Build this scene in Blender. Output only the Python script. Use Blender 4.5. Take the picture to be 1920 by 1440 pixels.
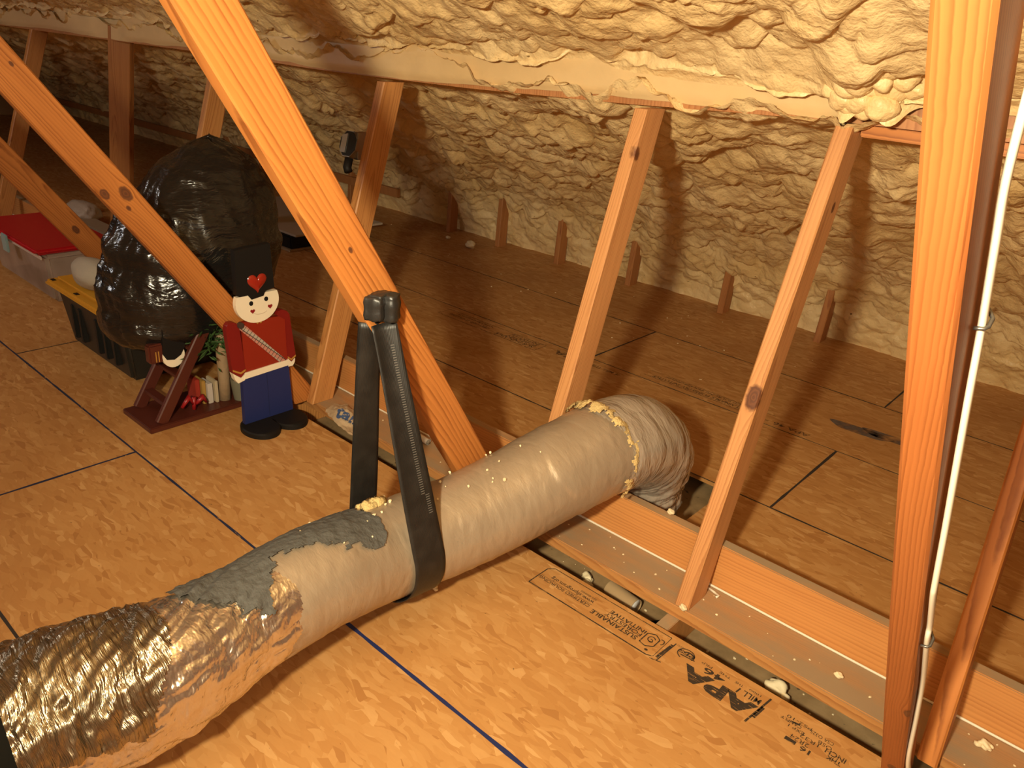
import bpy, bmesh, math, random
import numpy as np
from mathutils import Vector, Matrix

for o in list(bpy.data.objects):
    bpy.data.objects.remove(o, do_unlink=True)
SC = bpy.context.scene
COL = SC.collection

# ------------------------------------------------------------------ camera
CAMH = 1.43
cam_d = bpy.data.cameras.new('camera')
cam = bpy.data.objects.new('camera', cam_d)
COL.objects.link(cam)
RX = Vector((0.74235, 0.66598, 0.07342))
DN = Vector((0.32239, -0.25898, -0.91049))
FW = Vector((-0.58735, 0.69957, -0.40696))
cam.matrix_world = Matrix((
    (RX.x, -DN.x, -FW.x, 0.0),
    (RX.y, -DN.y, -FW.y, 0.0),
    (RX.z, -DN.z, -FW.z, CAMH),
    (0, 0, 0, 1)))
cam_d.sensor_fit = 'HORIZONTAL'
cam_d.sensor_width = 36.0
cam_d.lens = 27.462
cam_d.clip_start = 0.02
cam_d.clip_end = 100
SC.camera = cam

# ------------------------------------------------------------------ light
W = bpy.data.worlds.new('world')
SC.world = W
W.use_nodes = True
W.node_tree.nodes['Background'].inputs[0].default_value = (0.9, 0.75, 0.6, 1)
W.node_tree.nodes['Background'].inputs[1].default_value = 0.02


def lamp(name, loc, power, col, radius):
    d = bpy.data.lights.new(name, 'POINT')
    d.energy = power
    d.color = col
    d.shadow_soft_size = radius
    o = bpy.data.objects.new(name, d)
    o.location = loc
    COL.objects.link(o)
    return o


work = bpy.data.lights.new('work_light', 'SPOT')
work.energy = 335.0
work.color = (1.0, 0.87, 0.60)
work.shadow_soft_size = 0.05
work.spot_size = math.radians(125)
work.spot_blend = 1.0
work_o = bpy.data.objects.new('work_light', work)
work_o.location = (-0.17, -0.40, 1.58)
work_o.rotation_euler = Vector((-0.385, 0.885, -0.26)).to_track_quat('-Z', 'Y').to_euler()
COL.objects.link(work_o)
lamp('far_bulb_light', (-5.4, -0.6, 1.85), 40.0, (0.92, 0.92, 0.95), 0.10)
lamp('rear_fill_light', (0.60, -0.9, 1.8), 42.0, (1.0, 0.88, 0.64), 0.30)  # unseen fill added behind the camera, lifts the strut's shaded side and cable
SC.view_settings.view_transform = 'Standard'
SC.view_settings.look = 'None'
SC.view_settings.exposure = 0.0
SC.view_settings.gamma = 1.0
SC.view_settings.use_curve_mapping = False
SC.cycles.max_bounces = 8
SC.cycles.diffuse_bounces = 5

rnd = random.Random(7)


# ------------------------------------------------------------------ helpers
class MB:
    """collects shapes, links them as one mesh object"""

    def __init__(self):
        self.v = []
        self.f = []

    def add(self, vs, fs):
        n = len(self.v)
        self.v += [Vector(p) for p in vs]
        self.f += [tuple(i + n for i in f) for f in fs]
        return self

    def box(self, x0, x1, y0, y1, z0, z1, bev=0.0):
        b = bmesh.new()
        bmesh.ops.create_cube(b, size=1)
        for v in b.verts:
            v.co = Vector(((x0 + x1) / 2 + v.co.x * (x1 - x0), (y0 + y1) / 2 + v.co.y * (y1 - y0), (z0 + z1) / 2 + v.co.z * (z1 - z0)))
        if bev:
            bmesh.ops.bevel(b, geom=b.edges[:], offset=bev, segments=2, affect='EDGES')
        self.bm(b)
        return self

    def bm(self, b, M=None):
        b.verts.index_update()
        if M is not None:
            b.transform(M)
        self.add([v.co.copy() for v in b.verts], [[v.index for v in f.verts] for f in b.faces])
        b.free()
        return self

    def xform(self, M):
        self.v = [M @ p for p in self.v]
        return self

    def tube(self, pts, r, n=10, caps=True):
        pts = [Vector(p) for p in pts]
        rs = r if isinstance(r, (list, tuple)) else [r] * len(pts)
        vs, fs = [], []
        t0 = (pts[1] - pts[0]).normalized()
        a = t0.orthogonal().normalized()
        for i, p in enumerate(pts):
            t = (pts[min(i + 1, len(pts) - 1)] - pts[max(i - 1, 0)]).normalized()
            a = (a - t * a.dot(t)).normalized()
            b = t.cross(a)
            for k in range(n):
                th = 2 * math.pi * k / n
                vs.append(p + (a * math.cos(th) + b * math.sin(th)) * rs[i])
        for i in range(len(pts) - 1):
            for k in range(n):
                fs.append((i * n + k, i * n + (k + 1) % n, (i + 1) * n + (k + 1) % n, (i + 1) * n + k))
        if caps:
            fs.append(tuple(range(n - 1, -1, -1)))
            fs.append(tuple((len(pts) - 1) * n + k for k in range(n)))
        return self.add(vs, fs)

    def prism(self, outline, axis_o, ax, ay, az, d0, d1):
        """flat outline (2D) in plane ax,ay extruded along az from d0 to d1"""
        o = Vector(axis_o); ax = Vector(ax); ay = Vector(ay); az = Vector(az)
        n = len(outline)
        vs = [o + ax * p[0] + ay * p[1] + az * d0 for p in outline] + [o + ax * p[0] + ay * p[1] + az * d1 for p in outline]
        fs = [tuple(range(n - 1, -1, -1)), tuple(range(n, 2 * n))]
        for i in range(n):
            j = (i + 1) % n
            fs.append((i, j, n + j, n + i))
        return self.add(vs, fs)

    def ico(self, c, r, sub=2, jit=0.0, scale=(1, 1, 1), rng=None):
        b = bmesh.new()
        bmesh.ops.create_icosphere(b, subdivisions=sub, radius=1)
        rng = rng or rnd
        ph = [rng.uniform(0, 6.28) for _ in range(6)]
        for v in b.verts:
            n = v.co.normalized()
            k = 1 + jit * (math.sin(3.1 * n.x + ph[0]) * math.sin(2.7 * n.y + ph[1]) + math.sin(5.3 * n.z + ph[2] + 3 * n.x) * .6 + .4 * math.sin(8 * n.y + ph[3]) * math.sin(7 * n.z + ph[4]))
            v.co = Vector((c[0] + n.x * r * k * scale[0], c[1] + n.y * r * k * scale[1], c[2] + n.z * r * k * scale[2]))
        return self.bm(b)

    def build(self, name, mat, parent=None, smooth=False, auto=None):
        root = Vector((0, 0, 0))
        p = parent
        while p is not None:
            root += p.location
            p = p.parent
        me = bpy.data.meshes.new(name)
        me.from_pydata([v - root for v in self.v], [], self.f)
        b = bmesh.new()
        b.from_mesh(me)
        bmesh.ops.recalc_face_normals(b, faces=b.faces[:])
        b.to_mesh(me)
        b.free()
        if smooth:
            me.polygons.foreach_set('use_smooth', [True] * len(me.polygons))
            if auto:
                me.set_sharp_from_angle(angle=math.radians(auto))
        o = bpy.data.objects.new(name, me)
        if mat:
            me.materials.append(mat)
        COL.objects.link(o)
        if parent is not None:
            o.parent = parent
        return o


def tag(o, label=None, cat=None, group=None, kind=None):
    if label: o['label'] = label
    if cat: o['category'] = cat
    if group: o['group'] = group
    if kind: o['kind'] = kind
    return o


def empty(name, loc, label=None, cat=None, group=None, kind=None):
    o = bpy.data.objects.new(name, None)
    o.location = loc
    o.empty_display_size = 0.1
    COL.objects.link(o)
    return tag(o, label, cat, group, kind)


def grid_mesh(name, P, mat, parent=None, smooth=True, flip=False, mask=None):
    """P: (n,m,3) numpy array -> mesh; mask (n-1,m-1) keeps quads"""
    n, m, _ = P.shape
    root = Vector((0, 0, 0))
    p = parent
    while p is not None:
        root += p.location
        p = p.parent
    V = P.reshape(-1, 3) - np.array(root)
    i, j = np.meshgrid(np.arange(n - 1), np.arange(m - 1), indexing='ij')
    q = np.stack([i * m + j, i * m + j + 1, (i + 1) * m + j + 1, (i + 1) * m + j], -1)
    q = q[mask] if mask is not None else q.reshape(-1, 4)
    if flip:
        q = q[:, ::-1]
    if mask is not None:
        used, inv = np.unique(q, return_inverse=True)
        V = V[used]
        q = inv.reshape(q.shape)
    me = bpy.data.meshes.new(name)
    me.vertices.add(len(V))
    me.vertices.foreach_set('co', V.astype(np.float32).ravel())
    me.loops.add(q.size)
    me.loops.foreach_set('vertex_index', q.astype(np.int32).ravel())
    me.polygons.add(len(q))
    me.polygons.foreach_set('loop_start', np.arange(0, q.size, 4, dtype=np.int32))
    me.polygons.foreach_set('loop_total', np.full(len(q), 4, dtype=np.int32))
    me.polygons.foreach_set('use_smooth', np.full(len(q), smooth))
    me.update()
    me.validate()
    if mat:
        me.materials.append(mat)
    o = bpy.data.objects.new(name, me)
    COL.objects.link(o)
    if parent is not None:
        o.parent = parent
    return o


# numpy noise ---------------------------------------------------------------
def _tab(seed):
    return np.random.RandomState(seed).rand(256, 256)


def vnoise(x, y, seed=0):
    T = _tab(seed)
    xi = np.floor(x).astype(int); yi = np.floor(y).astype(int)
    fx = x - xi; fy = y - yi
    fx = fx * fx * (3 - 2 * fx); fy = fy * fy * (3 - 2 * fy)
    a = T[xi % 256, yi % 256]; b = T[(xi + 1) % 256, yi % 256]
    c = T[xi % 256, (yi + 1) % 256]; d = T[(xi + 1) % 256, (yi + 1) % 256]
    return (a * (1 - fx) + b * fx) * (1 - fy) + (c * (1 - fx) + d * fx) * fy


def fbm(x, y, seed=0, o=3):
    s = 0; a = 1; t = 0
    for k in range(o):
        s = s + a * vnoise(x * 2 ** k, y * 2 ** k, seed + k); t += a; a *= .5
    return s / t


def blobs(u, v, cu, cv, seed, tilt=.6, rmin=.55, rmax=1.0):
    """highest of many rounded lumps in jittered cells; lumps stand out further at their lower end"""
    J = np.random.RandomState(seed).rand(4, 256, 256)
    iu = np.floor(u / cu).astype(int); iv = np.floor(v / cv).astype(int)
    h = np.zeros_like(u)
    for di in (-1, 0, 1):
        for dj in (-1, 0, 1):
            a = (iu + di) % 256; b = (iv + dj) % 256
            x0 = (iu + di + J[0][a, b]) * cu; y0 = (iv + dj + J[1][a, b]) * cv
            r = rmin + (rmax - rmin) * J[2][a, b]
            dx = (u - x0) / (cu * r); dy = (v - y0) / (cv * r)
            d2 = dx * dx + dy * dy
            k = np.clip(1 - d2, 0, 1) ** .6 * (1 + tilt * dy) * (.55 + .45 * J[3][a, b])
            h = np.maximum(h, k)
    return h


# node helper ---------------------------------------------------------------
class NT:
    def __init__(self, name):
        self.m = bpy.data.materials.new(name)
        self.m.use_nodes = True
        self.t = self.m.node_tree
        self.b = self.t.nodes['Principled BSDF']

    def n(self, typ, ins=None, **kw):
        nd = self.t.nodes.new('ShaderNode' + typ)
        for k, v in kw.items():
            setattr(nd, k, v)
        for k, v in (ins or {}).items():
            self.set(nd.inputs[k], v)
        return nd

    def set(self, sock, v):
        if isinstance(v, bpy.types.NodeSocket):
            self.t.links.new(v, sock)
        elif isinstance(v, bpy.types.Node):
            self.t.links.new(v.outputs[0], sock)
        else:
            if isinstance(v, (tuple, list)) and len(v) == 3 and sock.type == 'RGBA':
                v = (*v, 1)
            sock.default_value = v

    def math(self, op, a, b=None, c=None, clamp=False):
        nd = self.n('Math', operation=op, use_clamp=clamp)
        for i, x in enumerate((a, b, c)):
            if x is not None:
                self.set(nd.inputs[i], x)
        return nd.outputs[0]

    def mix(self, f, a, b, mode='MIX'):
        nd = self.n('Mix', data_type='RGBA', blend_type=mode)
        self.set(nd.inputs[0], f); self.set(nd.inputs[6], a); self.set(nd.inputs[7], b)
        return nd.outputs[2]

    def ramp(self, f, stops, interp='LINEAR'):
        nd = self.n('ValToRGB')
        cr = nd.color_ramp
        cr.interpolation = interp
        while len(cr.elements) < len(stops):
            cr.elements.new(0.5)
        for e, (p, c) in zip(cr.elements, stops):
            e.position = p
            e.color = (*c, 1) if len(c) == 3 else c
        self.set(nd.inputs[0], f)
        return nd.outputs[0]

    def maprange(self, v, a, b, c=0.0, d=1.0):
        nd = self.n('MapRange')
        for i, x in enumerate((v, a, b, c, d)):
            self.set(nd.inputs[i], x)
        return nd.outputs[0]

    def coord(self, kind='Object'):
        return self.n('TexCoord').outputs[kind]

    def mapping(self, v, loc=(0, 0, 0), rot=(0, 0, 0), scale=(1, 1, 1)):
        return self.n('Mapping', {'Vector': v, 'Location': loc, 'Rotation': rot, 'Scale': scale}).outputs[0]

    def noise(self, v, scale, detail=2.0, rough=.5, out=0):
        return self.n('TexNoise', {'Vector': v, 'Scale': scale, 'Detail': detail, 'Roughness': rough}).outputs[out]

    def bump(self, h, strength=.3, dist=.01, normal=None):
        nd = self.n('Bump', {'Height': h, 'Strength': strength, 'Distance': dist})
        if normal is not None:
            self.set(nd.inputs['Normal'], normal)
        return nd.outputs[0]

    def out(self, **kw):
        names = {'color': 'Base Color', 'rough': 'Roughness', 'metal': 'Metallic', 'normal': 'Normal', 'spec': 'Specular IOR Level',
                 'alpha': 'Alpha', 'trans': 'Transmission Weight', 'emit': 'Emission Color', 'estr': 'Emission Strength', 'coat': 'Coat Weight',
                 'sheen': 'Sheen Weight'}
        for k, v in kw.items():
            self.set(self.b.inputs[names[k]], v)
        return self.m


def plain(name, col, rough=.5, metal=0.0, spec=.5, bump=None):
    N = NT(name)
    c = N.coord()
    v = N.noise(c, 18, 3)
    N.out(color=N.mix(N.math('MULTIPLY', v, .35), col, tuple(x * .75 for x in col)), rough=rough, metal=metal, spec=spec)
    if bump:
        N.out(normal=N.bump(N.noise(c, bump[0], 4), bump[1], bump[2] if len(bump) > 2 else .005))
    return N.m


# ------------------------------------------------------------------ materials
def mat_osb(name, warm=1.0, dark=1.0):
    N = NT(name)
    c0 = N.coord()
    oi = N.n('ObjectInfo').outputs['Random']
    off = N.n('CombineXYZ', {0: N.math('MULTIPLY', oi, 37.0), 1: N.math('MULTIPLY', oi, 19.0)}).outputs[0]
    c = N.n('VectorMath', {0: c0, 1: off}, operation='ADD').outputs[0]
    wob = N.noise(c, 9, 2, out=1)
    cw = N.n('VectorMath', {0: N.n('VectorMath', {0: wob, 1: (.5, .5, .5)}, operation='SUBTRACT').outputs[0], 'Scale': .05}, operation='SCALE').outputs[0]
    c = N.n('VectorMath', {0: c, 1: cw}, operation='ADD').outputs[0]
    cur_v = None; cur_g = None; edge = None
    for k, (rot, sx, sy) in enumerate(((.20, 20, 66), (-.62, 19, 60), (1.05, 22, 66), (-1.25, 22, 64), (2.55, 16, 52))):
        mp = N.mapping(c, loc=(k * 3.7, k * 1.9, 0), rot=(0, 0, rot), scale=(sx, sy, 1))
        vo = N.n('TexVoronoi', {'Vector': mp, 'Scale': 1.0, 'Randomness': 1.0}, voronoi_dimensions='2D', feature='F1')
        sep = N.n('SeparateColor', {0: vo.outputs['Color']})
        r, g = sep.outputs[0], sep.outputs[1]
        ed = vo.outputs['Distance']
        if cur_v is None:
            cur_v, cur_g, edge = r, g, ed
        else:
            t = N.math('GREATER_THAN', g, cur_g)
            mv = N.n('Mix', {0: t, 2: cur_v, 3: r}, data_type='FLOAT').outputs[0]
            me = N.n('Mix', {0: t, 2: edge, 3: ed}, data_type='FLOAT').outputs[0]
            cur_g = N.math('MAXIMUM', g, cur_g)
            cur_v, edge = mv, me
    k = dark
    col = N.ramp(cur_v, [(0.0, (.40 * k, .18 * k, .052 * k)), (.12, (.48 * k, .232 * k, .071 * k)), (.5, (.53 * k, .27 * k, .088 * k)), (.85, (.57 * k, .305 * k, .108 * k)), (1.0, (.66 * k, .385 * k, .155 * k))])
    fine = N.noise(N.mapping(c, scale=(40, 160, 1)), 1.0, 3)
    col = N.mix(N.math('MULTIPLY', fine, .35), col, (.40 * k, .19 * k, .055 * k))
    big = N.noise(c0, 1.7, 4)
    col = N.mix(N.maprange(big, .45, .7, 0, .45), col, (.36 * k, .155 * k, .04 * k))
    sp = N.noise(N.mapping(c, scale=(55, 120, 1)), 1.0, 2)
    col = N.mix(N.maprange(sp, .73, .80), col, (.10, .045, .018))
    h = N.math('ADD', N.math('MULTIPLY', cur_g, .8), N.math('MULTIPLY', edge, -.5))
    N.out(color=col, rough=N.maprange(cur_v, 0, 1, .62, .45), normal=N.bump(h, .18, .002), spec=.35)
    return N.m


def mat_wood(name, seed=0, light=(.66, .30, .085), dark=(.36, .125, .03), knots=(), freq=46, dusty=False, center=None, warp=.085):
    r = random.Random(seed + 11)
    N = NT(name)
    c = N.coord()
    nz = N.noise(N.mapping(c, loc=(seed * 1.3, seed * .7, 0), scale=(5, 5, .8)), 1.0, 2, out=1)
    d = N.n('VectorMath', {0: N.n('VectorMath', {0: nz, 1: (.5, .5, .5)}, operation='SUBTRACT').outputs[0], 'Scale': warp}, operation='SCALE').outputs[0]
    p = N.n('VectorMath', {0: c, 1: d}, operation='ADD').outputs[0]
    for (kx, ky, kz, kr) in knots:                    # grain bends round each knot
        rel = N.mapping(N.n('VectorMath', {0: p, 1: (kx, ky, kz)}, operation='SUBTRACT').outputs[0], scale=(1, 1, .45))
        ln = N.n('VectorMath', {0: rel}, operation='LENGTH').outputs['Value']
        f = N.maprange(ln, 0.0, kr * 3.2, .5, 0.0)
        push = N.n('VectorMath', {0: N.n('VectorMath', {0: rel}, operation='NORMALIZE').outputs[0], 'Scale': N.math('MULTIPLY', f, -kr * 1.3)}, operation='SCALE').outputs[0]
        p = N.n('VectorMath', {0: p, 1: push}, operation='ADD').outputs[0]
    cl = (r.uniform(-.03, .03), r.uniform(.02, .07) * r.choice((-1, 1)), 0)
    if center: cl = (*center, 0)
    mp = N.mapping(p, loc=cl, rot=(r.uniform(-.05, .05), r.uniform(-.05, .05), 0))
    wv = N.n('TexWave', {'Vector': mp, 'Scale': freq, 'Distortion': .9, 'Detail': 2.0, 'Detail Scale': 1.0, 'Phase Offset': seed * 1.7}, wave_type='RINGS', rings_direction='Z', wave_profile='SAW').outputs['Fac']
    mid = tuple((a * .68 + b * .32) for a, b in zip(light, dark))
    col = N.ramp(wv, [(0.0, light), (.45, mid), (.85, dark), (1.0, light)])
    fib = N.noise(N.mapping(c, scale=(240, 240, 7)), 1.0, 2)
    brk = N.noise(N.mapping(p, loc=(seed * 2.1, 0, 0), scale=(70, 70, 1.2)), 1.0, 2)
    col = N.mix(N.maprange(brk, .40, .66, 0, .75), col, tuple(a * .85 + b * .15 for a, b in zip(light, mid)))
    col = N.mix(N.math('MULTIPLY', fib, .4), col, mid)
    patch = N.noise(N.mapping(c, loc=(seed, 0, 0), scale=(6, 6, 1.3)), 1.0, 3)
    col = N.mix(N.maprange(patch, .5, .75, 0, .45), col, dark)
    for (kx, ky, kz, kr) in knots:
        rel = N.mapping(N.n('VectorMath', {0: c, 1: (kx, ky, kz)}, operation='SUBTRACT').outputs[0], scale=(1, 1, .6))
        ln = N.math('ADD', N.n('VectorMath', {0: rel}, operation='LENGTH').outputs['Value'], N.maprange(N.noise(c, 60, 2), 0, 1, -kr * .25, kr * .25))
        ring = N.math('SINE', N.math('MULTIPLY', ln, 900.0))
        kc = N.mix(N.maprange(ring, -1, 1, 0, .6), (.16, .055, .02), (.075, .028, .014))
        col = N.mix(N.maprange(ln, kr * .75, kr, 1.0, 0.0), col, kc)
    rough = .5
    if dusty:
        nrm = N.n('NewGeometry').outputs['Normal']
        up = N.n('SeparateXYZ', {0: nrm}).outputs[2]
        dn = N.noise(N.coord('Generated'), 1, 1)
        dn = N.noise(N.mapping(c, scale=(9, 9, 2.5)), 1.0, 5, .65)
        m = N.math('MULTIPLY', N.maprange(up, .6, .9), N.maprange(dn, .30, .58, .25, .95))
        col = N.mix(m, col, (.33, .235, .135))
        rough = N.maprange(m, 0, 1, .5, .9)
    N.out(color=col, rough=rough, spec=.4, normal=N.bump(wv, .10, .002))
    return N.m


def mat_foam(name, col=(.80, .60, .31), dk=(.68, .46, .19)):
    N = NT(name)
    c = N.coord()
    n1 = N.noise(c, 2.2, 4)
    cc = N.mix(N.maprange(n1, .35, .7), col, dk)
    n2 = N.noise(c, 14, 3)
    cc = N.mix(N.maprange(n2, .6, .8, 0, .35), cc, (.84, .68, .41))
    sp = N.noise(c, 46, 1)
    cc = N.mix(N.maprange(sp, .78, .82), cc, (.20, .12, .04))
    h = N.math('ADD', N.noise(c, 34, 3), N.math('MULTIPLY', N.noise(c, 110, 2), .35))
    N.out(color=cc, rough=N.maprange(n2, .3, .7, .32, .55), spec=.45, normal=N.bump(h, .6, .011))
    N.b.inputs['Subsurface Weight'].default_value = 0.0
    return N.m


def mat_foil(name, col, rough, metal, sx, sy, strength, dist=.006, var=.25):
    """crinkled foil / laminated jacket: creases run round the pipe (uv-free: object coordinates, pipe runs along y)"""
    N = NT(name)
    c = N.coord()
    w = N.noise(c, 6, 2, out=1)
    p = N.n('VectorMath', {0: c, 1: N.n('VectorMath', {0: w, 'Scale': .06}, operation='SCALE').outputs[0]}, operation='ADD').outputs[0]
    a = N.noise(N.mapping(p, scale=(sx, sy, sx)), 1.0, 4, .6)
    b = N.n('TexVoronoi', {'Vector': N.mapping(p, rot=(.4, .3, .2), scale=(sx * .8, sy * .5, sx * .8)), 'Scale': 1.0}, feature='DISTANCE_TO_EDGE').outputs['Distance']
    h = N.math('ADD', a, N.math('MULTIPLY', N.math('MINIMUM', b, .25), 1.2))
    n2 = N.noise(c, 11, 3)
    cc = N.mix(N.maprange(n2, .3, .75, 0, var), col, tuple(x * .55 for x in col))
    N.out(color=cc, rough=N.maprange(a, .3, .7, rough * .75, rough * 1.25), metal=metal, normal=N.bump(h, strength, dist), spec=.5)
    return N.m


def mat_bag():
    N = NT('black_bag_plastic')
    c = N.coord()
    w = N.noise(c, 3, 2, out=1)
    p = N.n('VectorMath', {0: c, 1: N.n('VectorMath', {0: w, 'Scale': .2}, operation='SCALE').outputs[0]}, operation='ADD').outputs[0]
    a = N.noise(N.mapping(p, rot=(.3, .2, .5), scale=(9, 6, 22)), 1.0, 4, .6)
    b = N.noise(N.mapping(p, rot=(.1, .4, .2), scale=(40, 30, 12)), 1.0, 2)
    N.out(color=(.010, .009, .008), rough=.22, spec=.65, normal=N.bump(N.math('ADD', a, N.math('MULTIPLY', b, .12)), .55, .02))
    return N.m


def mat_ink(name, col=(.035, .022, .012), lo=.33, hi=.42, streak=(30, 400, 1)):
    N = NT(name)
    c = N.coord()
    s = N.noise(N.mapping(c, scale=streak), 1.0, 2)
    N.out(color=col, rough=.8, alpha=N.maprange(s, lo, hi))
    return N.m


def mat_gap():
    N = NT('dusty_gypsum')
    c = N.coord()
    n = N.noise(c, 7, 5, .65)
    cc = N.ramp(n, [(.3, (.24, .155, .070)), (.55, (.36, .235, .112)), (.75, (.45, .31, .155))])
    s = N.noise(c, 40, 2)
    cc = N.mix(N.maprange(s, .68, .74), cc, (.11, .085, .05))
    N.out(color=cc, rough=.95, spec=.2, normal=N.bump(n, .3, .01))
    return N.m


def mat_webbing():
    N = NT('black_webbing')
    c = N.coord()
    wv = N.n('TexWave', {'Vector': c, 'Scale': 110.0, 'Distortion': .2}, wave_type='BANDS', bands_direction='Y').outputs['Fac']
    n = N.noise(c, 25, 3)
    N.out(color=N.mix(N.maprange(n, .4, .7), (.010, .009, .008), (.018, .016, .014)), rough=.45, spec=.5, normal=N.bump(wv, .25, .001))
    return N.m


def mat_clear(name, col, alpha):
    N = NT(name)
    c = N.coord()
    n = N.noise(c, 5, 3)
    N.out(color=N.mix(N.maprange(n, .35, .7), col, tuple(x * .6 for x in col)), rough=.32, spec=.5, alpha=alpha)
    return N.m


OSB = mat_osb('osb_near')
OSB2 = mat_osb('osb_far', dark=.98)
FOAM = mat_foam('spray_foam')
FOAMC = plain('foam_skin', (.70, .49, .24), .5, bump=(60, .25, .004))
CRUMB = plain('foam_crumb', (.84, .70, .44), .6, bump=(90, .4, .003))
KRAFT = mat_foil('kraft_jacket', (.40, .31, .215), .36, .38, 16, 46, .30, .006, .15)
SILVER = mat_foil('silver_foil', (.74, .67, .57), .20, .92, 9, 16, .9, .016, .12)
GOLDFOIL = mat_foil('tarnished_foil', (.42, .35, .24), .27, .95, 8, 85, .9, .012, .5)
FILM = mat_foil('plastic_film_jacket', (.56, .48, .38), .14, .45, 6, 20, .8, .018, .2)
MASTIC = plain('grey_mastic', (.085, .083, .075), .8, bump=(70, .8, .006))
FIBER = plain('yellow_fiberglass', (.66, .48, .20), .95, bump=(160, .9, .006))
WEB = mat_webbing()
BLACK = plain('black_paint', (.009, .0075, .0065), .6, 0, .25)
BLUE = plain('blue_paint', (.012, .022, .115), .55)
RED = plain('red_paint', (.27, .018, .006), .45)
REDD = plain('dark_red_paint', (.20, .008, .006), .45)
CREAM = plain('cream_paint', (.88, .78, .60), .45)
GOLD = plain('gold_braid', (.45, .22, .04), .5)
WIRE = plain('white_cable_jacket', (.82, .74, .58), .45)
GAP = mat_gap()
INK = mat_ink('stamp_ink')
INKF = mat_ink('faded_ink', (.06, .03, .014), .40, .56, (60, 300, 1))
NAVY = mat_ink('blue_edge_paint', (.010, .016, .055), .30, .36, (14, 60, 1))
DKSEAM = mat_ink('dark_edge_paint', (.028, .020, .016), .26, .36, (10, 60, 1))
BROWNRED = plain('red_brown_stain', (.085, .018, .010), .4)
BAG = mat_bag()
STEEL = plain('galvanised_steel', (.42, .42, .41), .30, 1.0)
CARD = plain('cardboard', (.42, .28, .14), .9)
WHITE = plain('white_plastic', (.80, .78, .72), .5)
GREY = plain('grey_cloth', (.40, .36, .30), .95, bump=(120, .5, .004))


# ------------------------------------------------------------------ floor
floor = empty('floor', (0, 0, 0), 'sheathing board floor of the attic', None, None, 'structure')


def panel(x0, x1, y0, y1, mat, label=None):
    g = .0022
    o = MB().box(x0 + g, x1 - g, y0 + g, y1 - g, -.018, 0, .0012).build('osb_panel', mat, floor)
    if label: o['label'] = label
    return o


XL, XR = -12.0, 1.35
rows = [(-2.4, -.24, [-4.0, -1.5]), (-.24, .37, [-3.73, -1.3]), (.37, .978, [-4.95, -2.514, -.07]), (.978, 1.58, [-8.6, -6.1, -3.66]),
        (2.385, 3.0, [-5.67, -3.23, -.79]), (3.0, 3.61, [-6.91, -4.47, -2.03, .41]), (3.61, 4.42, [-5.68, -3.24, -.80])]
panels = {}
for (y0, y1, br) in rows:
    xs_ = [XL] + br + [XR]
    for i in range(len(xs_) - 1):
        o = panel(xs_[i], xs_[i + 1], y0, y1, OSB if y1 < 2 else OSB2)
        if y0 == .978 and i == len(xs_) - 2: panels['near'] = o
        if y0 == 2.385 and i == 2: panels['far'] = o
        if y0 == 3.0 and i == 2: panels['far2'] = o
        if y0 == .37 and i == len(xs_) - 3: panels['blue'] = o
panels['near']['label'] = 'bright board with black printed stamps along its edge'
# strip behind the raised plank, cut for the duct and for small notches
panel(XL, -1.30, 1.885, 2.385, OSB2)
panel(-.955, XR, 2.06, 2.385, OSB2)
for (a, b) in ((-.955, -.742), (-.725, -.575), (-.535, -.335), (-.30, .2), (.2, XR)):
    MB().box(a, b, 1.885, 2.064, -.018, -.001, .001).build('osb_offcut', OSB2, floor)


def seam(x0, x1, y0, y1, mat, z=.0006):
    """painted panel edge, follows the joint"""
    P = []
    n = max(2, int(max(x1 - x0, y1 - y0) / .05))
    b = MB()
    vert = (y1 - y0) > (x1 - x0)
    for i in range(n + 1):
        t = i / n
        if vert:
            y = y0 + (y1 - y0) * t; w = (x1 - x0) / 2 * rnd.uniform(.7, 1.2); xm = (x0 + x1) / 2
            P += [(xm - w, y, z), (xm + w, y, z)]
        else:
            x = x0 + (x1 - x0) * t; w = (y1 - y0) / 2 * rnd.uniform(.7, 1.2); ym = (y0 + y1) / 2
            P += [(x, ym - w, z), (x, ym + w, z)]
    b.add(P, [(2 * i, 2 * i + 1, 2 * i + 3, 2 * i + 2) for i in range(n)])
    return b.build('edge_paint', mat, floor)


seam(-1.40, .6, .972, .984, plain('blue_edge', (.012, .022, .10), .6))['label'] = 'blue painted panel joint'
seam(-7, -1.40, .974, .982, NAVY)
seam(-2.519, -2.509, .37, .975, NAVY)
seam(-3.664, -3.656, .982, 1.56, DKSEAM)
seam(-7, -.9, .366, .374, DKSEAM)
seam(-6, 1, 2.381, 2.389, DKSEAM)
seam(-6, 1, 2.997, 3.003, DKSEAM)
seam(-6, 1, 3.606, 3.614, DKSEAM)
seam(-.795, -.785, 2.39, 2.997, DKSEAM)
seam(-2.035, -2.025, 3.004, 3.606, DKSEAM)
seam(-.804, -.796, 3.614, 3.95, DKSEAM)

# space under the boards
b = MB().box(XL, XR, -2.4, 4.45, -.17, -.13)
tag(b.build('floor_underside', GAP), 'dusty grey board seen in the gap below the floor', None, None, 'structure')
for i, x in enumerate((-1.35, -.74, -.13, -2.55, -3.75)):
    o = MB().box(x - .019, x + .019, 1.3, 2.5, -.129, -.0205, .002).build('floor_joist', mat_wood('joist_wood_%d' % i, 40 + i, dusty=True))
    tag(o, 'timber joist crossing the dark gap beside the cardboard tube' if i == 1 else 'timber floor joist passing below the boards at %s' % ('the duct elbow', '', 'the near strut', 'the soldier', 'the black bag')[i], 'joist', None, 'thing')


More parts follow.
